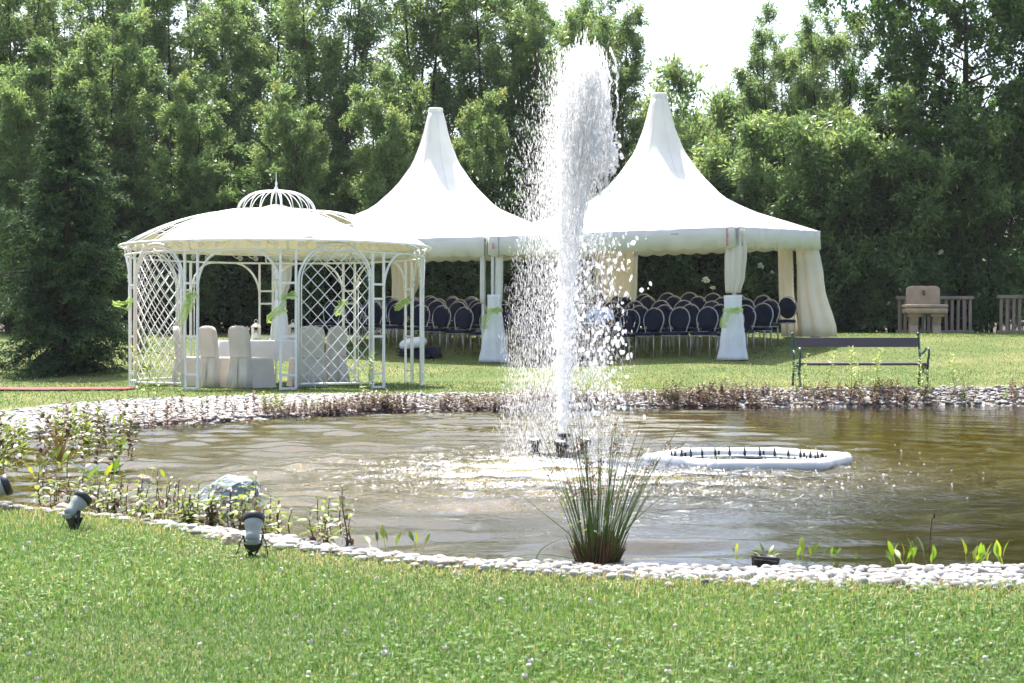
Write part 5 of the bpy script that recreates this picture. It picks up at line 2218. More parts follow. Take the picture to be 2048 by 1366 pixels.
# ------------------------------------------------------------------ leaves and stalks
def blade_mesh(name, ln, wd, m, tone, bend=.25, n=5, shape=.8, stalk=0.0):
    """One leaf with a folded midrib, pointing along +y, tip bending down."""
    V, Fq, tn = [], [], []
    for i in range(n + 1):
        u = i / n
        w_ = wd / 2 * max(.03, math.sin(math.pi * u ** shape)) if i < n else wd * .01
        y = stalk + ln * u * (1 - .12 * bend * u)
        z = ln * (.10 * u - bend * u * u)
        V += [(-w_, y, z + w_ * .25), (0, y, z), (w_, y, z + w_ * .25)]
    for i in range(n):
        for k in (0, 1):
            Fq.append((i * 3 + k, i * 3 + k + 1, (i + 1) * 3 + k + 1, (i + 1) * 3 + k))
            tn.append(tone)
    if stalk:
        o = len(V)
        V += [(-.003, 0, 0), (.003, 0, 0), (.003, stalk, 0), (-.003, stalk, 0)]
        Fq.append((o, o + 1, o + 2, o + 3))
        tn.append(tone)
    return fast_mesh(name, V, Fq, m, tn, smooth=True)


mg = [blade_mesh('leaf', .063, .028, 'mint_green', t_, .35) for t_ in (.2, .5, .8)]
md = [blade_mesh('leaf', .058, .027, 'mint_dark', t_, .6) for t_ in (.1, .4, .7)]
stem_mes = []
for k in range(3):
    m_ = MB()
    rr_ = random.Random(k)
    m_.tube(smooth_path([(0, 0, 0), (rr_.uniform(-.03, .03), rr_.uniform(-.03, .03), .35), (rr_.uniform(-.05, .05), rr_.uniform(-.05, .05), .7), (rr_.uniform(-.06, .06), rr_.uniform(-.05, .05), 1.0)], 3), [.0042 - .00022 * i for i in range(10)], 5)
    stem_mes.append(m_)


def mint(x, y, d, h, label, greenish=.5, k=None):
    """Near stalk: stem and each leaf a part."""
    X = (x - 1024) * d / F
    z = max(gz(X, d), -.12)
    t = thing('water_mint', label, 'plant', (X, d, z), 0, 'water mint stalks at the near left shore')
    r = random
    m_ = MB()
    lean = (r.uniform(-.10, .10) * h, r.uniform(-.10, .10) * h)
    top = h - z
    path = [(lean[0] * q * q + .006 * math.sin(q * 7), lean[1] * q * q, top * q) for q in np.linspace(0, 1, 7)]
    m_.tube(path, [.0045 - .0004 * i for i in range(7)], 5)
    m_.build('stem', 'stem', t, True)
    nodes_ = max(5, int(h / .027))
    for i in range(nodes_):
        q = .18 + .82 * (i + 1) / nodes_
        if -z / max(top, .01) > q:
            continue
        a0 = (i % 2) * math.pi / 2 + r.uniform(-.3, .3)
        sz = (1.15 - .55 * abs(q - .6)) * (.75 if q > .93 else 1)
        for s in (0, math.pi):
            if r.random() < .12:
                continue
            gr = r.random() < greenish * (.35 + .9 * q)
            o = link('leaf', r.choice(mg if gr else md), t)
            o.location = (lean[0] * q * q, lean[1] * q * q, top * q)
            o.rotation_euler = (r.uniform(-.25, .35) + (.55 if q > .9 else 0), r.uniform(-.3, .3), a0 + s)
            f = sz * r.uniform(.8, 1.25)
            o.scale = (f, f, f)


def stalk_mesh(seed, h, nn, ll, lw, leafm, stemm, upward=.6):
    """A whole far stalk in one mesh: stem and leaves."""
    r = np.random.default_rng(seed)
    m_ = MB()
    ln = r.normal(size=2) * .06 * h
    m_.tube([(ln[0] * q * q, ln[1] * q * q, h * q) for q in np.linspace(0, 1, 5)], [.006, .005, .004, .003, .002], 4)
    Vs, Fs, tn = [np.array(m_.v)], [np.array([f for f in m_.f if len(f) == 4])], []
    nstem = len(Fs[0])
    q = np.repeat(.15 + .85 * (np.arange(nn) + r.uniform(0, .6, nn)) / nn, 3)
    az = r.uniform(0, 6.28, len(q))
    P = np.stack([ln[0] * q * q, ln[1] * q * q, h * q], 1)
    D = np.stack([np.cos(az), np.sin(az), r.normal(size=len(q)) * .3 + upward * q], 1)
    V, Fq = leaf_quads(P, D, ll * (1.25 - .6 * q) * r.uniform(.7, 1.2, len(q)), lw, r, .05, up=np.array([0, 0, 1.0]))
    Fs.append(Fq + len(m_.v))
    me = fast_mesh('stalk', np.concatenate([Vs[0], V]), np.concatenate(Fs), [stemm, leafm], np.concatenate([np.zeros(nstem), np.clip(q + r.normal(size=len(q)) * .2, 0, 1)]), mi=[0] * nstem + [1] * len(q))
    return me


red = [stalk_mesh(i, 1.0, 13, .19, .075, 'mint_red', 'stem') for i in range(6)]
dark = [stalk_mesh(20 + i, 1.0, 12, .21, .085, 'mint_dark', 'stem') for i in range(5)]
grn = [stalk_mesh(40 + i, 1.0, 12, .24, .08, 'mint_green', 'green_stem') for i in range(4)]
pale = [stalk_mesh(60 + i, 1.0, 15, .15, .035, 'pale_leaf', 'green_stem', .7) for i in range(5)]


def stalk(me, X, d, h, name, label, group, cat='plant', wide=1.0):
    z = gz(X, d)
    o = link(name, me, None, (X, d, max(z, -.1)))
    hh = h + max(0, -z if z > -.1 else .1)
    o.scale = (hh * wide, hh * wide, hh)
    o.rotation_euler = (random.uniform(-.1, .1), random.uniform(-.1, .1), random.uniform(0, 6.28))
    return tag(o, label, cat, group)


# near left shore
rr_ = random.Random(3)
for i in range(112):
    x = rr_.uniform(75, 560) if i < 98 else rr_.uniform(540, 690)
    edge = np.interp(x, [90, 300, 500, 700], [1040, 1068, 1092, 1104])
    y = edge - abs(rr_.gauss(0, 30)) - (4 if x < 540 else 10)
    d = F * (1 - .02) / (y - YH)
    h = rr_.uniform(.12, .23) * (.8 if x > 540 else 1)
    mint(x, y, d, h, 'leafy water mint stalk in the thicket behind the spotlights' if x < 540 else 'short water mint stalk in the shallow water right of the spotlights', .62)
mint(692, 1104, 7.95, .31, 'tall single dark mint stalk standing right of the spotlight', .25)
mint(700, 1100, 8.0, .16, 'low mint sprig at the foot of the tall dark stalk', .3)
mint(516, 1040, 9.3, .25, 'green topped mint stalk in front of the grey rock', .9)

# left bank, further out
for i in range(48):
    x = rr_.uniform(-20, 265)
    d = rr_.uniform(12.2, 17.5)
    X = (x - 1024) * d / F
    if sdist(WATER, np.array([X]), np.array([d]))[0] > .9:
        continue
    stalk(rr_.choice(dark + dark + grn), X, d, rr_.uniform(.2, .36), 'water_mint', 'brown leaved mint stalk in the shallows at the left bank', 'mint stalks at the left bank')
for i in range(56):
    x = rr_.uniform(125, 520)
    d0 = float(np.interp(x, [120, 250, 420, 520], [17.9, 18.9, 20.2, 21.2]))
    d = d0 + rr_.uniform(-.5, .7)
    stalk(rr_.choice(dark + red + red), (x - 1024) * d / F, d, rr_.uniform(.14, .32), 'water_mint', 'reddish mint stalk along the pebbles before the gazebo', 'mint stalks before the gazebo')
# far bank
xs = np.array([-2.9, -2.0, -.85, 2.0, 4.9, 7.5, 9.0])
ds = np.array([21.2, 22.3, 23.4, 24.3, 24.8, 25.1, 24.8])
for i in range(75):
    X = rr_.uniform(-2.9, 8.2)
    d = float(np.interp(X, xs, ds)) + rr_.uniform(-.1, .62)
    if X > 6.2 and rr_.random() < .6:
        continue
    hh = rr_.uniform(.12, .25) * (1 + .25 * math.sin(X * 3.1))
    stalk(rr_.choice(red * 3 + dark + grn[:1]), X, d, hh, 'water_mint', 'low reddish mint stalk on the far pebble bank', 'mint stalks on the far bank', wide=1.25)
# the rest of the far bank growth, too many to pick apart
def joined(items, name, label):
    VV, FF, TT, MI, off = [], [], [], [], 0
    cache = {}
    zz = terrain(np.array([q[1] for q in items]), np.array([q[2] for q in items]))[0]
    for (me_, X, d, h, a) in items:
        if me_.name not in cache:
            v = np.empty(len(me_.vertices) * 3, np.float32)
            me_.vertices.foreach_get('co', v)
            f = np.empty(len(me_.loops), np.int32)
            me_.loops.foreach_get('vertex_index', f)
            tt = np.empty(len(me_.polygons), np.float32)
            me_.attributes['tone'].data.foreach_get('value', tt)
            mi = np.empty(len(me_.polygons), np.int32)
            me_.polygons.foreach_get('material_index', mi)
            cache[me_.name] = (v.reshape(-1, 3), f.reshape(-1, 4), tt, mi)
        v, f, tt, mi = cache[me_.name]
        c, s_ = math.cos(a) * h * 1.25, math.sin(a) * h * 1.25
        z = max(zz[len(VV)], -.08)
        VV.append(np.stack([v[:, 0] * c - v[:, 1] * s_ + X, v[:, 0] * s_ + v[:, 1] * c + d, v[:, 2] * h + z], 1))
        FF.append(f + off)
        TT.append(tt)
        MI.append(mi)
        off += len(v)
    o = link(name, fast_mesh(name, np.concatenate(VV), np.concatenate(FF), ['stem', 'mint_red'], np.concatenate(TT), mi=np.concatenate(MI)))
    tag(o, label, 'plants', kind='stuff')


items = []
for i in range(2100):
    X = rr_.uniform(-3.1, 8.6)
    d = float(np.interp(X, xs, ds)) + rr_.uniform(-.12, .60)
    if X > 4.6 and rr_.random() < .45 + .3 * (X > 6.2):
        continue
    if .8 + .5 * math.sin(X * 2.3 + 1.0) + .4 * math.sin(X * 6.1) < rr_.uniform(-.3, .55):
        continue
    items.append((rr_.choice(red), X, d, rr_.uniform(.08, .22) * (1.0 + .2 * math.sin(X * 2.7)), rr_.uniform(0, 6.28)))
joined(items, 'bank_growth', 'low reddish growth along the far pebble bank')
# fresh green clumps on the far bank
for (x, d, h, lab) in ((540, 21.5, .27, 'green leafy plant on the far bank below the gazebo post'), (562, 21.7, .22, 'small green leafy plant beside the gazebo side bank clump'), (620, 22.0, .2, 'green plant on the bank below the front right lattice'), (1155, 24.2, .3, 'green plant on the far bank behind the jet'), (1340, 24.6, .3, 'green plant on the far bank right of the jet'), (1925, 25.2, .2, 'low green plant on the far bank right of the bench'), (2020, 25.3, .2, 'low green plant on the far bank at the right edge')):
    for q in range(5):
        stalk(rr_.choice(grn), (x - 1024) * d / F + rr_.uniform(-.12, .12), d + rr_.uniform(-.1, .1), h * rr_.uniform(.6, 1.1), 'bank_herb', lab, 'green herbs on the far bank')
# tall pale stalks
for (x, d, h, lab) in ((276, 23.5, .72, 'tall pale stalk before the left lattice panel'), (297, 23.2, .85, 'tallest pale stalk before the left lattice panel'), (312, 23.4, .55, 'shorter pale stalk right of the left lattice stalks'), (362, 23.6, .36, 'small pale stalk before the left arch post'), (735, 24.5, .62, 'pale leafy stalk before the right gazebo post'), (728, 24.4, .42, 'short pale stalk beside the right gazebo post'), (925, 24.9, .3, 'small pale stalk left of the fountain spray'),
                       (1593, 25.1, .52, 'pale stalk before the left bench end'), (1606, 25.2, .62, 'pale stalk just right of the left bench end'), (1628, 25.1, .36, 'low pale stalk right of the left bench leg'), (1657, 25.2, .66, 'pale stalk before the left half of the bench seat'), (1702, 25.2, .72, 'tall pale stalk left of the bench middle'), (1722, 25.2, .48, 'pale stalk under the bench middle'), (1748, 25.2, .72, 'tall pale stalk right of the bench middle'), (1762, 25.1, .62, 'pale stalk beside the tall one right of the bench middle'), (1842, 25.2, .62, 'pale stalk before the right bench end'), (1856, 25.2, .45, 'low pale stalk right of the right bench leg'), (1908, 25.4, .66, 'single pale stalk on the bank right of the bench'), (1445, 25.1, .3, 'small pale stalk on the far bank left of the bench')):
    stalk(rr_.choice(pale), (x - 1024) * d / F, d, h, 'pale_herb', lab, 'tall pale stalks on the far bank')


# broad leaved water plants, each leaf a part
broad = [blade_mesh('leaf', .15, .045, 'broad_leaf', t_, .22, 6, .9, .10) for t_ in (.1, .4, .65, .95)]


def water_plant(x, y, n, size, label, spread=.5):
    d = F / (y - YH)
    X = (x - 1024) * d / F
    t = thing('water_plantain', label, 'plant', (X, d, -.01), 0, 'broad leaved water plants')
    for k in range(n):
        o = link('leaf', broad[rr_.randrange(4)], t)
        o.location = (rr_.uniform(-.05, .05) * size * 3, rr_.uniform(-.04, .04) * size * 3, 0)
        s = size * rr_.uniform(.7, 1.15)
        o.scale = (s, s, s)
        o.rotation_euler = (1.45 - abs(rr_.gauss(0, .35)) * spread * 1.6, rr_.uniform(-.6, .6), rr_.uniform(0, 6.28))


water_plant(1822, 1134, 13, .56, 'broad leaved water plant with a tall brown stalk at the near right shore')
water_plant(1968, 1134, 13, .56, 'broad leaved water plant with one red leaf at the near right edge')
water_plant(1618, 1128, 6, .55, 'sparse upright leaves right of the black basket')
water_plant(1683, 1122, 4, .34, 'small broken leaves between the basket and the right water plants')
water_plant(1455, 1112, 2, .30, 'two tiny leaves in the water left of the basket')
water_plant(195, 968, 11, .75, 'big bright clump of broad leaves on the left shallows', .8)
water_plant(55, 955, 9, .68, 'broad leaved plant at the left edge of the water', .8)
water_plant(210, 905, 8, .80, 'broad leaves behind the bright left clump', .6)
water_plant(120, 935, 6, .70, 'broad leaves left of the bright clump', .7)
water_plant(310, 965, 3, .62, 'upright narrow leaves beside the small brown stone', .3)
water_plant(822, 1098, 3, .40, 'small drooping leaves standing in the near water')
water_plant(772, 1100, 6, .52, 'bright green broad leaved shoot in the near water', .9)
water_plant(240, 868, 3, .95, 'tall narrow iris leaf at the left bank', .12)
# brown flower stalk of the right plant
st = MB()
d = F / (1134 - YH)
st.tube(smooth_path([(0, 0, 0), (.004, 0, .10), (.012, 0, .20), (.022, 0, .225)]), .0028, 5)
st.lathe([(.001, -.01), (.006, 0), (.005, .012), (.001, .018)], (.024, 0, .225), 8)
o = st.build('flower_stalk', 'stem', None, True)
o.location = ((1858 - 1024) * d / F, d, -.005)
tag(o, 'thin brown flower stalk rising above the near right water plant', 'plant')

# black planting basket
d = F / (1136 - YH)
t = thing('plant_basket', 'black plastic lattice basket with yellow green leaves at the near shore', 'basket', ((1530 - 1024) * d / F, d, .012), .2)
t.rotation_euler = (0, .10, .2)
m_ = MB()
m_.lathe([(.060, .028), (.064, .030), (.064, .042), (.057, .042), (.057, .030)], (0, 0, 0), 24)
m_.build('rim', 'black', t, True)
m_ = MB()
for k in range(30):
    a = 2 * math.pi * k / 30
    m_.tube([(.050 * math.cos(a), .050 * math.sin(a), -.03), (.060 * math.cos(a), .060 * math.sin(a), .032)], .0018, 4)
for z, rad in ((-.01, .053), (.010, .0565)):
    m_.tube([(rad * math.cos(a), rad * math.sin(a), z) for a in np.linspace(0, 6.283, 28, endpoint=False)], .0018, 4, closed=True)
m_.build('lattice', 'black', t, True)
m_ = MB()
m_.lathe([(.002, .018), (.05, .016), (.05, -.03), (.002, -.03)], (0, 0, 0), 16)
m_.build('soil', 'bark', t, True)
for k, (a, tl) in enumerate(((1.9, .9), (1.2, .5), (-1.4, .9), (-.9, .5), (.4, .35), (-2.2, .6))):
    o = link('leaf', broad[3 if k < 4 else 1], t)
    o.location = (0, 0, .02)
    o.scale = (.36, .36, .36)
    o.rotation_euler = (1.4 - tl, 0, a)

# dry grass tuft in the left shallows
m_ = MB()
for k in range(34):
    a, q = rr_.uniform(0, 6.28), rr_.uniform(.1, 1)
    h = rr_.uniform(.2, .36)
    m_.tube([(0, 0, 0), (math.cos(a) * .06 * q, math.sin(a) * .06 * q, h * .6), (math.cos(a) * .17 * q, math.sin(a) * .17 * q, h)], [.0035, .0028, .0008], 3, caps=False)
o = m_.build('dry_grass_tuft', 'dry_grass', None, True)
d = 13.6
o.location = ((120 - 1024) * d / F, d, 0)
tag(o, 'straw coloured grass tuft in the left shallows', 'grass tuft')


# ------------------------------------------------------------------ rush clump in its pot
def rush():
    r = np.random.default_rng(31)
    d = 7.36
    t = thing('rush_clump', 'tall rush clump in a black pot in front of the fountain', 'plant', ((1195 - 1024) * d / F, d, 0.0))
    m_ = MB()
    m_.lathe([(.085, -.02), (.105, .03), (.112, .035), (.112, .045), (.098, .046), (.09, .035), (.002, .034)], (0, 0, 0), 24)
    m_.build('pot', 'black', t, True)
    gm, hm, bm_ = MB(), MB(), MB()
    tn = []
    for k in range(100):
        a = r.uniform(0, 6.28)
        q = math.sqrt(r.uniform(0, 1))
        bx, by = math.cos(a) * .075 * q, math.sin(a) * .075 * q
        h = r.uniform(.36, .80) * (1 - .15 * q)
        out = (.06 + .50 * q * r.uniform(.25, 1.0)) * h
        a2 = a + r.normal() * .35
        b = r.uniform(0, .25)
        pts = [(bx + math.cos(a2) * out * u ** (1.1 + b), by + math.sin(a2) * out * u ** (1.1 + b), .03 + h * u * (1 - .10 * u * q)) for u in np.linspace(0, 1, 6)]
        n0 = len(gm.f)
        gm.tube(pts, [.0019, .0018, .0017, .0014, .0011, .0005], 4, caps=False)
        tn += [float(np.clip(r.normal() * .22 + .4, 0, 1))] * (len(gm.f) - n0)
        if r.uniform() < .62:
            p = pts[4]
            for z in range(r.integers(3, 8)):
                c = np.array(p) + r.normal(size=3) * np.array([.009, .007, .010]) + np.array([.006, 0, 0])
                hm.lathe([(.0004, -.004), (.0030, -.001), (.0022, .003), (.0003, .006)], c, 5)
    for k in range(170):
        a = r.uniform(0, 6.28)
        q = math.sqrt(r.uniform(0, 1))
        bx, by = math.cos(a) * .088 * q, math.sin(a) * .088 * q
        h = r.uniform(.08, .19)
        bm_.tube([(bx, by, .02), (bx * 1.25, by * 1.25, h * .6), (bx * 1.55, by * 1.55, h)], [.0035, .003, .001], 4, caps=False)
    me = gm.mesh('stems', 'rush', True)
    a_ = me.attributes.new('tone', 'FLOAT', 'FACE')
    a_.data.foreach_set('value', tn)
    link('stems', me, t)['kind'] = 'stuff'
    o = hm.build('flower_heads', 'rush_head', t, True)
    o['kind'] = 'stuff'
    o = bm_.build('old_sheaths', 'rush_base', t, True)
    o['kind'] = 'stuff'
    for pts in ([(0, 0, .05), (-.12, 0, .16), (-.26, .02, .27), (-.33, .02, .33)], [(0, 0, .03), (-.12, -.02, .06), (-.26, -.02, .075), (-.46, 0, .05)], [(0, 0, .05), (.14, 0, .2), (.28, 0, .32), (.42, .02, .40)], [(-.28, .0, 0.0), (-.25, 0, .08), (-.2, 0, .12), (-.15, 0, .14)]):
        m_ = MB()
        pp = smooth_path(pts)
        m_.tube(pp, list(np.linspace(.0028, .0008, len(pp))), 4)
        m_.build('bent_stem', 'green_stem', t, True)
    for (x, z, s) in ((-.155, .32, .55), (-.14, .28, .6), (-.15, .245, .5), (-.13, .20, .6), (-.10, .215, .6), (-.105, .12, .5), (-.06, .17, .55), (.01, .20, .5), (.03, .22, .5), (.0, .17, .45), (-.12, .30, .5)):
        o = link('mint_leaf', broad[3 if s > .5 else 2], t)
        o.location = (x, -.10, z)
        o.scale = (s * .62, s * .26, s * .4)
        o.rotation_euler = (r.uniform(.3, 1.1), r.uniform(-.4, .4), r.uniform(0, 6.28))
    return t


rush()

# ------------------------------------------------------------------ pebbles
peb = []
for k in range(5):
    r = np.random.default_rng(100 + k)
    m_ = MB()
    rows = []
    e = r.uniform(.75, 1.0, 2)
    for z, q in ((-.55, .0), (-.45, .62), (0, 1.0), (.40, .70), (.56, .0)):
        rows.append([(math.cos(a) * q * e[0] * (1 + r.normal() * .10), math.sin(a) * q * e[1] * (1 + r.normal() * .10), z + r.normal() * .07 * q) for a in np.linspace(0, 2 * math.pi, 8, endpoint=False)])
    m_.loft(rows, cap0=False, cap1=False)
    peb.append((np.array(m_.v), np.array([f for f in m_.f])))
peb_me = [fast_mesh('pebble', v, f, 'pebble', np.zeros(len(f)), smooth=True) for v, f in peb]


def scatter(n, x0, x1, y0, y1, seed, lo=-.18, edge=0.0):
    r = np.random.default_rng(seed)
    X, Y = r.uniform(x0, x1, n), r.uniform(y0, y1, n)
    z, sw, sb = terrain(X, Y)
    k = (sw > lo) & (sb < edge + r.normal(size=n) * .05)
    return X[k], Y[k], z[k], r


# the nearest ones singly, laid side by side
def spaced(X, Y, S, cell=.12):
    """Keep points whose discs do not overlap much, in the given order."""
    g, keep = {}, []
    for i in range(len(X)):
        cx, cy = int(X[i] / cell), int(Y[i] / cell)
        ok = True
        for a in (-1, 0, 1):
            for b in (-1, 0, 1):
                for j in g.get((cx + a, cy + b), ()):
                    if (X[i] - X[j]) ** 2 + (Y[i] - Y[j]) ** 2 < (.86 * (S[i] + S[j])) ** 2:
                        ok = False
                        break
                if not ok:
                    break
            if not ok:
                break
        if ok:
            g.setdefault((cx, cy), []).append(i)
            keep.append(i)
    return np.array(keep)


X, Y, z, r = scatter(26000, -1.6, 2.9, 6.1, 8.4, 1, -.10)
S = np.sort(r.uniform(.009, .026, len(X)) * np.where(r.uniform(size=len(X)) < .12, 1.3, 1))[::-1]
k = spaced(X, Y, S)
X, Y, z, S = X[k], Y[k], z[k], S[k]
vis = (np.abs(X) < Y * .30)
order = np.argsort(np.where(vis, 0, 10) + Y - S * 20)
near, rest = order[:300], order[300:]
for j, i in enumerate(near):
    o = link('pebble', peb_me[j % 5], ground)
    s = S[i]
    o.location = (X[i], Y[i], z[i] + s * .35 + r.uniform(0, .006))
    o.scale = (s * r.uniform(1.0, 1.4), s * r.uniform(.85, 1.05), s * r.uniform(.85, 1.35))
    o.rotation_euler = (r.normal() * .25, r.normal() * .25, r.uniform(0, 6.28))


def pebble_mass(sets, name):
    VV, FF, TT, off = [], [], [], 0
    for (X, Y, z, r, s0, s1) in sets:
        n = len(X)
        if n == 0:
            continue
        s = r.uniform(s0, s1, n)
        a = r.uniform(0, 6.28, n)
        el = r.uniform(.9, 1.5, n)
        fl = r.uniform(.6, 1.0, n)
        kind = r.integers(0, 5, n)
        ton = r.uniform(0, 1, n)
        for q in range(5):
            k = kind == q
            v, f = peb[q]
            vx, vy = v[None, :, 0] * (s * el)[k][:, None], v[None, :, 1] * s[k][:, None]
            ca, sa = np.cos(a[k])[:, None], np.sin(a[k])[:, None]
            P = np.stack([vx * ca - vy * sa + X[k][:, None], vx * sa + vy * ca + Y[k][:, None], v[None, :, 2] * (s * fl)[k][:, None] + (z[k] + s[k] * .3 + r.uniform(0, .012, k.sum()))[:, None]], -1)
            m = k.sum()
            VV.append(P.reshape(-1, 3))
            FF.append((f[None] + (np.arange(m) * len(v))[:, None, None]).reshape(-1, 4) + off)
            TT.append(np.repeat(ton[k], len(f)))
            off += m * len(v)
    o = link(name, fast_mesh(name, np.concatenate(VV), np.concatenate(FF), 'pebble', np.concatenate(TT), smooth=True), ground)
    o['kind'] = 'stuff'


sets = [(X[rest], Y[rest], z[rest], r, S[rest], S[rest] * 1.02)]
for (n, x0, x1, y0, y1, sd) in ((9000, -4.5, -1.0, 7.3, 11.5, 2), (9000, 2.6, 9.5, 6.2, 10.5, 3), (26000, -6.8, -2.0, 11.5, 25.0, 4), (15000, -2.6, 9.0, 22.5, 26.0, 5)):
    a_, b_, c_, r_2 = scatter(n, x0, x1, y0, y1, sd, -.15)
    sets.append((a_, b_, c_, r_2, .018 if sd < 4 else .022, .036 if sd < 4 else .045))
pebble_mass(sets, 'pebbles')


# ------------------------------------------------------------------ grass and clover
def blades(X, Y, Z, r, h, wd, tone, bend=.6, lean=.5):
    n = len(X)
    a = r.uniform(0, 6.28, n)
    D = np.stack([np.cos(a), np.sin(a), np.zeros(n)], 1)
    S = np.stack([-np.sin(a), np.cos(a), np.zeros(n)], 1)
    P = np.stack([X, Y, Z], 1)
    hh = (h * r.uniform(.5, 1.3, n))[:, None] if np.isscalar(h) else (h * r.uniform(.6, 1.25, n))[:, None]
    b = np.abs(r.normal(size=(n, 1))) * lean
    mid = P + np.array([0, 0, 1]) * hh * .6 + D * hh * b * .35
    tip = P + np.array([0, 0, 1]) * hh * (1 - .35 * np.minimum(b, 1.5)) + D * hh * b
    w_ = np.broadcast_to(wd, (n,))[:, None] * S
    V = np.stack([P - w_ * .5, P + w_ * .5, mid + w_ * .4, tip, mid - w_ * .4], 1).reshape(-1, 3)
    i = np.arange(n)[:, None] * 5
    F4 = np.concatenate([i + 0, i + 1, i + 2, i + 4], 1)
    F3 = np.concatenate([i + 4, i + 2, i + 3, i + 3], 1)
    return V, F4, F3, tone


r = np.random.default_rng(55)
# near lawn
n = 500000
Y = 3.6 + 7.0 * r.uniform(0, 1, n) ** 1.15
X = r.uniform(-1, 1, n) * (Y * .33 + 1.1)
z, sw, sb = terrain(X, Y)
patch = np.sin(X * 2.3 + 1.3 * np.sin(Y * 1.7)) * .5 + np.sin(Y * 3.1 + X * 1.1 + 2) * .35 + r.normal(size=n) * .25
keep = (sb > -.06 + r.normal(size=n) * .045)
X, Y, z, sb, patch = X[keep], Y[keep], z[keep], sb[keep], patch[keep]
n = len(X)
dryp = .03 + .55 * np.exp(-np.maximum(sb, 0) / .22) + .10 * np.clip(patch, 0, 1)
dry = r.uniform(size=n) < dryp
tone = np.where(dry, r.uniform(.86, 1.0, n), np.clip(.48 + .2 * patch + r.normal(size=n) * .17, 0, .8))
h = .030 + .012 * patch + .02 * (r.uniform(size=n) < .06) + .02 * np.exp(-np.maximum(sb, 0) / .15) * (r.uniform(size=n) < .4)
V1, A4, A3, _ = blades(X, Y, z - .004, r, np.maximum(h * .85, .012), .0032, tone, lean=.85)
VV, FF, TT = [V1], [np.concatenate([A4, A3])], [np.concatenate([tone, tone])]
off = len(V1)
# clover leaves: three leaflets on a short stalk
m = 28000
Y = 3.6 + 6.0 * r.uniform(0, 1, m) ** 1.1
X = r.uniform(-1, 1, m) * (Y * .33 + 1.1)
z, sw, sb = terrain(X, Y)
pt = np.sin(X * 1.7 - Y * 1.2) + np.sin(X * 4.1 + 2) * .5 + np.sin(Y * 5.3) * .4 + r.normal(size=m) * .8
k = (sb > .06) & (pt > .35)
X, Y, z = X[k], Y[k], z[k]
m = len(X)
hz_ = z + r.uniform(.018, .042, m)
a0 = r.uniform(0, 6.28, m)
tz = r.uniform(.45, .80, m)
for q in range(3):
    a = a0 + q * 2.094
    D = np.stack([np.cos(a), np.sin(a), r.normal(size=m) * .25 + .1], 1)
    Vc, Fc = leaf_quads(np.stack([X, Y, hz_], 1), D, r.uniform(.008, .014, m), r.uniform(.008, .013, m), r, 0, up=np.array([0, 0, 1.2]))
    VV.append(Vc)
    FF.append(Fc + off)
    TT.append(tz)
    off += len(Vc)
V, Fq, tn = np.concatenate(VV), np.concatenate(FF), np.concatenate(TT)


def quad_tri_mesh(name, V, Fq, m, tn):
    """Faces whose last two indices agree are triangles: split into tri faces for a clean mesh."""
    tri = Fq[:, 2] == Fq[:, 3]
    T3 = np.concatenate([Fq[~tri][:, [0, 1, 2]], Fq[~tri][:, [0, 2, 3]], Fq[tri][:, :3]])
    tt = np.concatenate([tn[~tri], tn[~tri], tn[tri]])
    return fast_mesh(name, V, T3, m, tt)


o = link('grass', quad_tri_mesh('grass', V, Fq, 'grass', tn))
tag(o, 'short lawn grass with clover in the foreground', 'grass', kind='stuff')

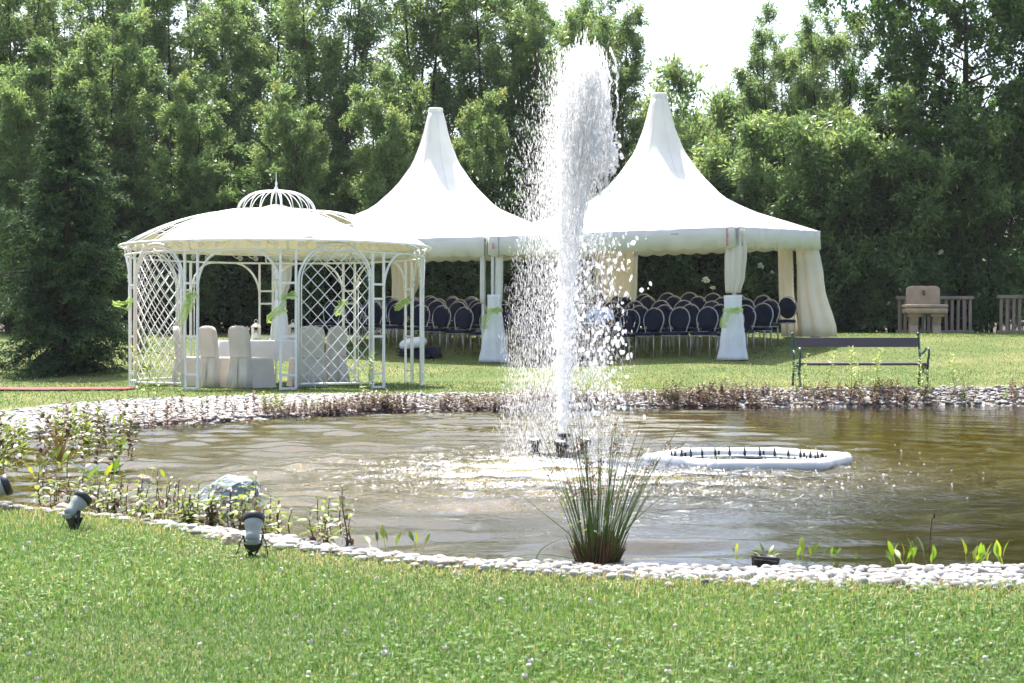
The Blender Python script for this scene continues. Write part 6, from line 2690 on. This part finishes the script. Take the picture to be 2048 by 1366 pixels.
# far lawn: sparse coarse blades
n = 150000
Y = 18.5 + 26 * r.uniform(0, 1, n) ** .8
X = r.uniform(-1, 1, n) * (Y * .32 + 1.2)
z, sw, sb = terrain(X, Y)
keep = sb > -.08 + r.normal(size=n) * .05
k2 = (np.hypot(X - GC[0], Y - GC[1]) < 0)
X, Y, z, sb = X[keep], Y[keep], z[keep], sb[keep]
n = len(X)
patch = np.sin(X * .9 + 1.2 * np.sin(Y * .6)) * .5 + np.sin(Y * 1.1 + X * .5) * .4 + r.normal(size=n) * .3
dry = r.uniform(size=n) < .17 + .28 * np.clip(patch, 0, 1) + .4 * np.exp(-np.maximum(sb, 0) / .4)
tone = np.where(dry, r.uniform(.84, .96, n), np.clip(.30 + .15 * patch + r.normal(size=n) * .15, 0, .8))
V, A4, A3, _ = blades(X, Y, z - .004, r, .035, .010, tone, lean=.8)
n2 = 60000
o = link('grass', quad_tri_mesh('grass', V, np.concatenate([A4, A3]), 'grass', np.concatenate([tone, tone])))
tag(o, 'mown grass of the lawn beyond the pond', 'grass', kind='stuff')

# clover flowers
r = np.random.default_rng(66)
VV, FF, off = [], [], 0
n = 370
Y = np.concatenate([4.2 + 3.4 * r.uniform(0, 1, 110), r.uniform(25.5, 33, n - 110)])
X = r.uniform(-1, 1, n) * (Y * .33)
z, sw, sb = terrain(X, Y)
k = (sb > .05)
k &= ~((Y > 20) & (X > 0) & (r.uniform(size=n) < .5))
X, Y, z = X[k], Y[k], z[k]
V, Fq = drops(np.stack([X, Y, z + np.where(Y < 20, .036, .04)], 1), np.where(Y < 20, r.uniform(.004, .0095, len(X)), .011), r.uniform(.75, 1.0, len(X)), 5, .3, True)
o = link('clover_flowers', fast_mesh('clover_flowers', V, Fq, 'clover', smooth=True))
tag(o, 'white clover flower heads dotted over the lawn', 'clover', kind='stuff')


# ------------------------------------------------------------------ summer haze over the whole garden
hz = MB()
hz.box((0, 0, 8.6), (760, 760, 21.4))
hm_, t_, out_ = nodes('haze')
pv = N(t_, 'ShaderNodeVolumePrincipled')
pv.inputs['Color'].default_value = (0.93, 0.97, 1.0, 1)
pv.inputs['Density'].default_value = 0.0002
pv.inputs['Anisotropy'].default_value = 0.35
t_.links.new(pv.outputs[0], out_.inputs['Volume'])
M['haze'] = hm_
o = hz.build('haze', 'haze')
tag(o, 'thin bright summer haze hanging over the garden', None, kind='stuff')
